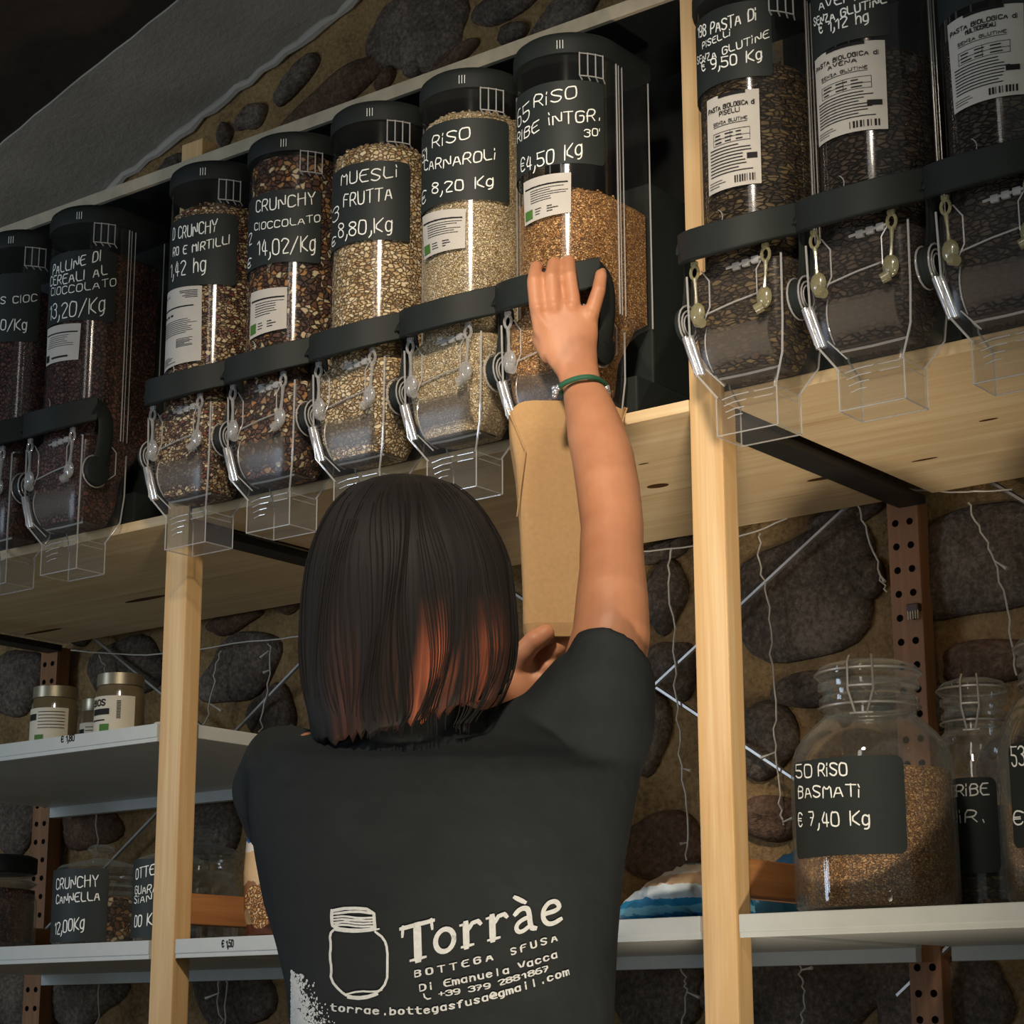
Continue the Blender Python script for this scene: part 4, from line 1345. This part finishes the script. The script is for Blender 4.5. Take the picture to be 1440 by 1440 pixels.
finger(body, [P(760, 470, 2.366), P(754, 428, 2.370), P(751, 396, 2.375), P(754, 376, 2.400), P(760, 380, 2.424)], [.0080, .0088, .0086, .0080, .0070])
finger(body, [P(781, 468, 2.366), P(778, 424, 2.369), P(776, 391, 2.373), P(779, 371, 2.398), P(785, 376, 2.424)], [.0080, .0090, .0087, .0082, .0070])
finger(body, [P(803, 468, 2.366), P(806, 424, 2.370), P(801, 389, 2.375), P(800, 368, 2.399), P(806, 374, 2.424)], [.0080, .0089, .0086, .0080, .0070])
body.tube([P(757, 434, 2.371), P(780, 431, 2.370), P(806, 432, 2.371)], .0085, 10)
finger(body, [P(824, 474, 2.366), P(833, 436, 2.370), P(842, 408, 2.374), P(845, 388, 2.388), P(845, 382, 2.404)], [.0095, .0092, .0084, .0074, .0066])
for (xa, ya), (xb, yb) in (((756, 440), (797, 512)), ((779, 438), (804, 514)), ((804, 440), (811, 516)), ((829, 450), (818, 520))):
    body.tube([P(xa, ya, 2.3625), P((xa + xb) / 2, (ya + yb) / 2, 2.3545), P(xb, yb, 2.343)], [.0042, .0036, .0030], 8)
for x, y, t in ((756, 434, 2.3655), (779, 431, 2.3640), (804, 432, 2.3650), (830, 444, 2.3650)):
    body.ball(P(x, y, t), (.0085, .0085, .0075), 10, 6)
# thumb hooks under the bar from the left edge of the palm
finger(body, [P(775, 500, 2.358), P(762, 478, 2.376), P(762, 458, 2.402), P(776, 446, 2.420)], [.0125, .0120, .0100, .0082])

# left arm reaching forward under the head to the bag
LA = [(412, 1106, 2.08, .036), (436, 1128, 2.17, .041), (490, 1150, 2.28, .036), (560, 1105, 2.32, .034), (640, 1040, 2.320, .031), (684, 1000, 2.330, .026), (708, 976, 2.338, .0245)]
body.tube([P(x, y, t) for x, y, t, r in LA], [r for *_, r in LA], 20)
LH = [(702, 982, 2.335, .0240, .0200), (718, 966, 2.340, .028, .0185), (736, 948, 2.345, .031, .0170), (750, 936, 2.350, .0290, .015)]
rings = []
dirn = (P(750, 936, 2.35) - P(702, 982, 2.335)).normalized()
acr = dirn.cross(FW).normalized()
for x, y, t, hw, th in LH:
    c = P(x, y, t)
    rings.append([c + acr * (hw * math.cos(q)) + dirn.cross(acr) * (th * math.sin(q)) for q in [2 * PI * k / 24 for k in range(24)]])
body.loft(rings)
finger(body, [P(728, 940, 2.340), P(738, 916, 2.325), P(752, 900, 2.318), P(768, 890, 2.322)], [.0125, .0128, .0118, .0100])
finger(body, [P(752, 932, 2.352), P(778, 914, 2.340), P(796, 902, 2.352), P(808, 896, 2.385)], [.0100, .0104, .0092, .0078])
finger(body, [P(750, 944, 2.350), P(770, 938, 2.336), P(786, 926, 2.350), P(800, 918, 2.385)], [.0100, .0104, .0092, .0078])
finger(body, [P(742, 958, 2.350), P(758, 956, 2.336), P(772, 948, 2.350), P(786, 940, 2.385)], [.0098, .0100, .0088, .0075])
finger(body, [P(734, 968, 2.350), P(746, 970, 2.338), P(760, 964, 2.352), P(772, 956, 2.385)], [.0090, .0090, .0080, .0068])
# hips, legs, feet
hip = (P(412, 1700, T(1700)) + P(858, 1700, T(1700))) / 2
for s in (-1, 1):
    h0 = hip + RH * (.085 * s)
    body.tube([h0 + ZU * .05, h0 - ZU * .25, Vector((h0.x, h0.y, .46)) + RH * .004 * s, Vector((h0.x, h0.y, .32)) - FH * .012, Vector((h0.x, h0.y, .09))], [.088, .080, .056, .054, .036], 18)
    fp = Vector((h0.x, h0.y, .0))
    body.tube([fp - FH * .04 + ZU * .045, fp + FH * .06 + ZU * .040, fp + FH * .16 + ZU * .028], [.038, .036, .026], 14)
woman = thing('person', (hip.x, hip.y, 0), 'woman seen from behind in a black printed t-shirt, working a dispenser handle', 'person')
def child_mesh(name, me, mat, par, label=None):
    me.transform(Matrix.Translation(-root_loc(par)))
    me.name = name
    me.materials.clear()
    for m_ in (mat if isinstance(mat, list) else [mat]):
        me.materials.append(m_)
    me.polygons.foreach_set('use_smooth', [True] * len(me.polygons))
    o = bpy.data.objects.new(name, me)
    COL.objects.link(o)
    o.parent = par
    if label:
        o['label'] = label
    return o
child_mesh('body', remesh(body, .0026, 4, 'body'), skin.mat, woman)

# t-shirt: torso, raised right shoulder, dome of the right sleeve, left sleeve
sh = MB()
torso(sh, 0)
sh.tube([P(600, 1062, 2.06), P(690, 1064, 2.06), P(770, 1036, 2.055), P(838, 985, 2.05)], [.050, .046, .048, .058], 24)
hem = (P(852, 905, 2.058) - P(838, 1010, 2.045)).normalized()
def sring(c, a, b_):
    return [c + a * math.cos(2 * PI * k / 32) + b_ * math.sin(2 * PI * k / 32) for k in range(32)]
ha = (P(922, 956, 2.065) - P(805, 908, 2.065)) / 2
sh.loft([sring(P(822, 1075, 2.05), RT * .060, -FW * .062 + UP * .006), sring(P(838, 1020, 2.048), RT * .058 - UP * .008, -FW * .060 + UP * .012),
         sring(P(852, 970, 2.052), RT * .049 - UP * .014, -FW * .052 + UP * .026), sring(P(863, 932, 2.062), ha, -FW * .046 + UP * .038)])
sh.tube([P(868, 1130, 2.06), P(876, 1070, 2.055), P(880, 1010, 2.05), P(873, 950, 2.048)], [.012, .022, .027, .030], 20)
sh.tube([P(410, 1066, 2.065), P(398, 1110, 2.10), P(410, 1150, 2.16)], [.045, .052, .050], 24)
sh.tube([P(575, 1040, 2.062), P(574, 1010, 2.064), P(574, 992, 2.066)], [.085, .070, .062], 24)
shirt_me = remesh(sh, .0048, 5, 't_shirt')
shirt_w = shirt_me.copy()
shirt = child_mesh('t_shirt', shirt_me, M['shirt'], woman, 'black t-shirt with white print')
bvh = BVHTree.FromPolygons([v.co.copy() for v in shirt_w.vertices], [list(p.vertices) for p in shirt_w.polygons])
def on_shirt(px, py, lift=.0014):
    d = ray(px, py).normalized()
    loc, nor, i, q = bvh.ray_cast(CAM, d)
    if loc is None:
        return P(px, py, 1.95)
    return loc - d * lift
# trousers and shoes
tr = MB()
tr.loft([ring_w(1800, 396, 876, .134), ring_w(1700, 398, 872, .133), ring_w(1590, 402, 868, .128)])
for s in (-1, 1):
    h0 = hip + RH * (.085 * s)
    tr.tube([h0 + ZU * .04, h0 - ZU * .25, Vector((h0.x, h0.y, .46)), Vector((h0.x, h0.y, .30)) - FH * .012, Vector((h0.x, h0.y, .08))], [.098, .092, .070, .066, .056], 20)
child_mesh('trousers', remesh(tr, .007, 3, 'trousers'), plain('dark_denim', (40, 46, 60), .8, .2), woman)
for s in (-1, 1):
    h0 = hip + RH * (.085 * s)
    fp = Vector((h0.x, h0.y, 0))
    m_ = MB().tube([fp - FH * .06 + ZU * .046, fp + FH * .02 + ZU * .050, fp + FH * .12 + ZU * .038, fp + FH * .20 + ZU * .030], [.044, .046, .043, .028], 16)
    part('shoe', m_, M['black'], woman, True)

# print on the back
def shirt_text(mb, s, base, h, wd, mono=True, jit=.0, adv=5.4):
    """baseline through pixel points base; glyphs stand upright to it"""
    st, tot = text_strokes(s, jit, 5, mono, adv=adv)
    L = [0]
    for a, b_ in zip(base, base[1:]):
        L.append(L[-1] + math.dist(a, b_))
    def at(u):
        d = max(0, min(1, u / tot)) * L[-1]
        for i in range(len(base) - 1):
            if d <= L[i + 1] or i == len(base) - 2:
                k = (d - L[i]) / (L[i + 1] - L[i])
                a, b_ = base[i], base[i + 1]
                dx, dy = (b_[0] - a[0]), (b_[1] - a[1])
                return (a[0] + dx * k, a[1] + dy * k), (dx / math.hypot(dx, dy), dy / math.hypot(dx, dy))
    def fn(u, v):
        (x, y), (dx, dy) = at(u)
        nx_, ny_ = dy * .55, -1.0
        return on_shirt(x + nx_ * v * h / 7, y + ny_ * v * h / 7)
    for q in st:
        ribbon(mb, q, wd, fn)
pr = MB()
shirt_text(pr, 'BOTTEGA', [(583, 1374), (640, 1363), (698, 1348)], 8.5, 1.5, adv=8.2)
shirt_text(pr, 'SFUSA', [(719, 1343), (750, 1333), (788, 1321)], 8.5, 1.5, adv=8.2)
shirt_text(pr, 'Di Emanuela Vacca', [(590, 1394), (627, 1387), (717, 1368), (784, 1346)], 9, 1.35)
shirt_text(pr, '+39 379 2881867', [(617, 1402), (648, 1397), (692, 1389), (772, 1365)], 7.2, 1.45)
shirt_text(pr, 'torrae.bottegasfusa@gmail.com', [(464, 1421), (540, 1427), (600, 1425), (650, 1416), (692, 1405), (745, 1389), (801, 1370)], 9.2, 1.4)
ribbon(pr, [(596, 1398), (597, 1402), (601, 1405), (605, 1404)], 2.4, on_shirt)
part('contact_print', pr, M['print_and_light'], shirt, label='small typewriter lettering')
big = MB()
def bigfn(x, y):          # local letter frame -> pixels along the rising baseline
    return on_shirt(566 + x * 1.0 - .03 * y, 1356 - .262 * x - y)
def stroke(pts, wd):
    if 4 < len(pts) < 12:
        pts = chaikin(chaikin(pts))
    ribbon(big, pts, wd, bigfn, 0, 4)
# T
stroke([(22, 2), (22, 48)], 11); stroke([(0, 50), (44, 50)], 6); stroke([(2, 52), (1, 39)], 4); stroke([(42, 52), (43, 39)], 4); stroke([(12, 2), (32, 2)], 4)
def ell(cx, cy, rx, ry, a0=0, a1=360, n=22):
    return [(cx + rx * math.cos(math.radians(a0 + (a1 - a0) * i / n)), cy + ry * math.sin(math.radians(a0 + (a1 - a0) * i / n))) for i in range(n + 1)]
# o
stroke(ell(60, 18, 13, 15.5), 7)
# r r
for x in (84, 121):
    stroke([(x + 6, 2), (x + 6, 33)], 9); stroke([(x, 2), (x + 15, 2)], 4); stroke([(x - 1, 33), (x + 6, 33)], 4)
    stroke([(x + 9, 24), (x + 15, 32), (x + 23, 33), (x + 26, 29)], 6)
# a with grave
stroke([(160, 29), (166, 34), (174, 34), (179, 29), (180, 4), (186, 2)], 7)
stroke([(179, 20), (167, 18), (160, 12), (161, 4), (168, 1), (179, 7)], 6)
stroke([(160, 52), (173, 42)], 6)
# e
stroke([(199, 18), (222, 19), (220, 29), (212, 34), (202, 30), (197, 18), (201, 5), (211, 1), (222, 5)], 6.5)
part('brand_print', big, M['print_and_light'], shirt, label='large white serif lettering')
jar = MB()
def jl(pts, wd=3.0):
    rr = random.Random(len(pts))
    q = chaikin([(x + rr.uniform(-.6, .6), y + rr.uniform(-.6, .6)) for x, y in pts])
    ribbon(jar, q, wd, on_shirt, 0, 5)
jl([(467, 1281), (490, 1276), (526, 1279), (526, 1300), (528, 1306), (500, 1309), (468, 1305), (466, 1294), (467, 1281)], 4.5)
jl([(470, 1285), (500, 1281), (523, 1285)], 3.5)
for y in (1290, 1294, 1298, 1302):
    jl([(470, y), (485, y - 1.5), (505, y + 1.5), (524, y)], 2.8)
jl([(472, 1299), (498, 1292), (520, 1296)], 2.4)
jl([(470, 1307), (463, 1314), (465, 1330), (463, 1345), (466, 1362), (465, 1378), (478, 1394), (490, 1402), (512, 1402), (532, 1396), (544, 1380), (545, 1360), (545, 1335), (540, 1320), (528, 1310)], 3.4)
jl([(486, 1399), (505, 1394), (526, 1395), (536, 1392)], 2.6)
jl([(490, 1403), (510, 1405), (530, 1399)], 3.4)
jl([(470, 1308), (490, 1311), (515, 1310), (532, 1306)], 2.6)
part('jar_print', jar, M['print_and_light'], shirt, label='white line drawing of a lidded jar')
# bright light on the lower left hem, painted as white specks
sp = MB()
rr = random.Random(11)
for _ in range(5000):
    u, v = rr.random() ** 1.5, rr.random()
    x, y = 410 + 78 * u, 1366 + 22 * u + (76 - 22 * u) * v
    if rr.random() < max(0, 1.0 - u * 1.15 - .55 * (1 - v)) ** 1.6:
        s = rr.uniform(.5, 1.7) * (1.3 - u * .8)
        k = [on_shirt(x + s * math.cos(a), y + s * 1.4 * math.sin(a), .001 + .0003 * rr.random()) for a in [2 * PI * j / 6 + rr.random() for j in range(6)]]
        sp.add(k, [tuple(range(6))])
part('hem_light', sp, M['print_and_light'], shirt, label='bright light on the hem, painted as white specks')

# hair: a bob that closes round the back of the head
hairm = NT('dark_hair')
b = hairm.bsdf(.62, .16)
b.inputs['Anisotropic'].default_value = .6
c = hairm.n('ShaderNodeTexCoord')
v = hairm.coord((1, 1, 1), 'UV')
mp = hairm.n('ShaderNodeMapping'); mp.inputs['Scale'].default_value = (150, 1.6, 1)
hairm.l(c.outputs['UV'], mp.inputs[0])
f = hairm.noise(mp.outputs[0], 1.0, 5, .7)
mp2 = hairm.n('ShaderNodeMapping'); mp2.inputs['Scale'].default_value = (26, 1.2, 1)
hairm.l(c.outputs['UV'], mp2.inputs[0])
f2 = hairm.noise(mp2.outputs[0], 1.0, 3, .6)
at_ = hairm.n('ShaderNodeAttribute'); at_.attribute_name = 'red_light'  # mask for reddish light painted into the lower hair
mu = hairm.n('ShaderNodeMath', operation='MULTIPLY')
rf = hairm.ramp(f2, [(.40, (0, 0, 0)), (.62, (1, 1, 1))])
hairm.l(rf, mu.inputs[0]); hairm.l(at_.outputs['Fac'], mu.inputs[1])
dk = hairm.ramp(f, [(.35, lin(24, 23, 22)), (.65, lin(37, 34, 32))])
rd = hairm.ramp(f, [(.35, lin(110, 56, 38)), (.65, lin(176, 98, 68))])
mx = hairm.n('ShaderNodeMix', data_type='RGBA')
hairm.l(mu.outputs[0], mx.inputs[0]); hairm.l(dk, mx.inputs[6]); hairm.l(rd, mx.inputs[7])
hairm.l(mx.outputs[2], b.inputs['Base Color'])
hairm.bump(b, f, .25, .002)
HROWS = [(666, 552, 574, .008, .0), (670, 528, 608, .030, .0), (680, 500, 637, .052, .0), (692, 484, 654, .068, 0), (706, 470, 669, .080, 0), (728, 456, 686, .092, 0), (757, 443, 703, .102, 0), (790, 433, 716, .108, 0), (830, 427, 722, .110, -.002), (870, 424, 726, .108, -.004),
         (910, 423, 727, .104, -.008), (945, 425, 722, .099, -.012), (972, 430, 713, .094, -.016), (992, 436, 704, .089, -.018), (1006, 442, 694, .084, -.02), (1014, 446, 688, .080, -.02)]
NH = 120
rr = random.Random(4)
wob = [sum(rr.uniform(-1, 1) * math.sin(k * q + rr.uniform(0, 6)) for k in (3, 5, 9, 14)) * .0011 for q in [2 * PI * j / NH for j in range(NH)]]
fine = [rr.uniform(-1, 1) for _ in range(NH)]
hv, hf = [], []
for i, (py, l, r_, hd, off) in enumerate(HROWS):
    t = 2.098 + (836 - py) / FPX * 2.0 * .25
    a, b_ = P(l, py, t), P(r_, py, t)
    cc = (a + b_) / 2 + FH * off
    hw = (b_ - a).length / 2
    q_ = i / (len(HROWS) - 1)
    for k in range(NH):
        q = 2 * PI * k / NH
        s = 1 + (wob[k] * 7 + fine[k] * .009) * q_
        dz = fine[(k * 7) % NH] * .006 * max(0, q_ - .8) / .2 - (.012 * math.cos(q) * -1 if q_ > .9 else 0)
        hv.append(cc + RH * (hw * s * math.cos(q)) + FW * (hd * s * math.sin(q)) + ZU * (dz + .020 * max(0, q_ - .45) * math.cos(q)))
n = len(HROWS)
for i in range(n - 1):
    for k in range(NH):
        hf.append((i * NH + k, i * NH + (k + 1) % NH, (i + 1) * NH + (k + 1) % NH, (i + 1) * NH + k))
hf.append(tuple(range(NH)))
base_i = len(hv)
hv += [hv[(n - 1) * NH + k].lerp(cc, .25) + ZU * .02 for k in range(NH)]
for k in range(NH):
    hf.append(((n - 1) * NH + k, (n - 1) * NH + (k + 1) % NH, base_i + (k + 1) % NH, base_i + k))
hf.append(tuple(base_i + k for k in range(NH)))
# the face stays open: push the front of the shell back behind the face
for i in range(n):
    if HROWS[i][0] > 760:
        for k in range(NH):
            q = 2 * PI * k / NH
            if math.sin(q) > .2:
                j = i * NH + k
                hv[j] = hv[j] - FH * (.052 * min(1, (math.sin(q) - .2) / .4) * min(1, (HROWS[i][0] - 760) / 40))
hme = bpy.data.meshes.new('hair')
hme.from_pydata(hv, [], hf)
bm = bmesh.new(); bm.from_mesh(hme)
uvl = bm.loops.layers.uv.new('UVMap')
bm.verts.ensure_lookup_table()
for f_ in bm.faces:
    ks = [(lp.vert.index % NH) for lp in f_.loops]
    for lp in f_.loops:
        i, k = divmod(lp.vert.index, NH)
        kk = k + NH if (max(ks) - min(ks) > NH / 2 and k < NH / 2) else k
        lp[uvl].uv = (kk / NH, i / n)
bmesh.ops.recalc_face_normals(bm, faces=bm.faces)
bm.to_mesh(hme); bm.free()
ca = hme.color_attributes.new('red_light', 'FLOAT_COLOR', 'POINT')
cw = {}
for i in range(len(hme.vertices)):
    r0, k = divmod(min(i, n * NH - 1), NH)
    q = math.degrees(2 * PI * k / NH)
    low = max(0, min(1, (HROWS[r0][0] - 850) / 70))
    side = max(math.exp(-((q - 288) / 15) ** 2), .8 * math.exp(-((q - 322) / 13) ** 2), .22 * math.exp(-((q - 236) / 8) ** 2))
    g_ = min(1, low * side * 1.2)
    ca.data[i].color = (g_, g_, g_, 1)
child_mesh('hair', hme, hairm.mat, woman, 'dark bobbed hair with reddish light painted in as streaks')
# loose strands along the surface and below the cut edge
stn = MB()
for _ in range(200):
    k = rr.uniform(0, 2 * PI)
    if math.sin(k) > .35:
        continue
    pts = []
    i0, i1 = rr.randint(2, 7), n - 1
    for i in range(i0, i1 + 1):
        py, l, r_, hd, off = HROWS[i]
        t = 2.098 + (836 - py) / FPX * 2.0 * .25
        a, b_ = P(l, py, t), P(r_, py, t)
        cc = (a + b_) / 2 + FH * off
        hw = (b_ - a).length / 2 + .0012
        qq = k + .05 * math.sin(i * .7 + k * 9)
        pts.append(cc + RH * (hw * math.cos(qq)) + FW * ((hd + .0012) * math.sin(qq)))
    pts.append(pts[-1] - ZU * rr.uniform(.0, .012) - FH * .002)
    stn.tube(catmull(pts, 2), .0005, 4)
part('hair_strands', stn, plain('hair_strand', (30, 27, 25), .7, .12), woman, label='fine loose strands')

# green cord bracelet with metal beads
br = MB()
wc = [P(x, y, t) for x, y, t in ((782, 549, 2.318), (792, 540, 2.300), (808, 533, 2.291), (824, 530, 2.288), (838, 532, 2.295), (850, 540, 2.306), (855, 548, 2.318))]
full = catmull(wc, 4) + [P(848, 552, 2.345), P(820, 552, 2.353), P(792, 553, 2.345), P(782, 549, 2.318)]
br.tube(full, .0031, 8)
bo = part('bracelet', br, plain('green_cord', (46, 92, 68), .6, .3), woman, True, label='green cord bracelet')
for x, y, t, r in ((781, 551, 2.312, .0042), (785, 545, 2.308, .0036), (780, 556, 2.314, .0034), (853, 546, 2.308, .0042), (855, 552, 2.312, .0034), (779, 546, 2.316, .003)):
    part('bead', MB().ball(P(x, y, t), r, 10, 8), M['glint_metal'], bo, True, label='silver bead')

# ------------------------------------------------------------------ paper bag held under the spout
bagc = Vector((A['ribe'] + .003, DY - .020, 0))
ztop, zbot = 0.700 + ZC, 0.435 + ZC
bag = MB()
def bag_ring(z, hw, hd, cx, cyo, pinch=0.0, n=40, wav=0.0):
    out = []
    for k in range(n):
        q = 2 * PI * k / n
        c_, s_ = math.cos(q), math.sin(q)
        x = hw * math.copysign(abs(c_) ** .32, c_)
        y = hd * math.copysign(abs(s_) ** .32, s_)
        x *= 1 - pinch * (1 - abs(y / hd)) * (abs(x) / hw)
        out.append(bagc + RH * (x + cx) + FH * (y + cyo) + ZU * (z + wav * math.sin(3 * q + .6) + wav * .5 * math.cos(q)))
    return out
prof = [(ztop, .0705, .047, .0, .0, .10, .006), (ztop - .03, .0695, .048, .0, .0, .14, .003), (ztop - .07, .0665, .045, .002, .0, .20, 0), (ztop - .13, .063, .040, .003, 0, .24, 0), (ztop - .20, .060, .036, .004, .0, .18, 0), (ztop - .25, .058, .034, .005, .0, .06, 0), (zbot, .054, .030, .006, 0, 0, 0)]
outer = [bag_ring(*p[:6], wav=p[6]) for p in prof]
inner = [[v * 1.0 for v in bag_ring(p[0], p[1] - .0009, p[2] - .0009, p[3], p[4], p[5], wav=p[6])] for p in reversed(prof[:-1])]
inner.append(None)
inner = inner[:-1]
fl_ = bag_ring(zbot + .002, .052, .029, .006, 0)
bag.loft(outer + [], True, False)
bb = len(bag.v)
bag.add(outer[-1], [tuple(range(40))])
bag.loft([outer[0]] + list(reversed(inner)) + [fl_], True, False)
bag.add(fl_, [tuple(range(40))])
bt = thing('paper_bag', (bagc.x, bagc.y, zbot), 'brown kraft paper bag held under the spout behind the raised arm', 'paper bag')
part('bag_body', bag, M['kraft'], bt)
fd = MB()
for s in (-1, 1):
    f0 = bagc + RH * (s * .068) - FH * .0475 + ZU * (ztop - .004)
    f1 = bagc + RH * (s * .050 + .002) - FH * .0480 + ZU * (ztop - .055)
    f2 = bagc + RH * (s * .061 + .003) - FH * .0420 + ZU * (ztop - .13)
    part('fold_edge', MB().tube([f0, f1, f2], [.0009, .0012, .0007], 6), M['kraft'], bt)
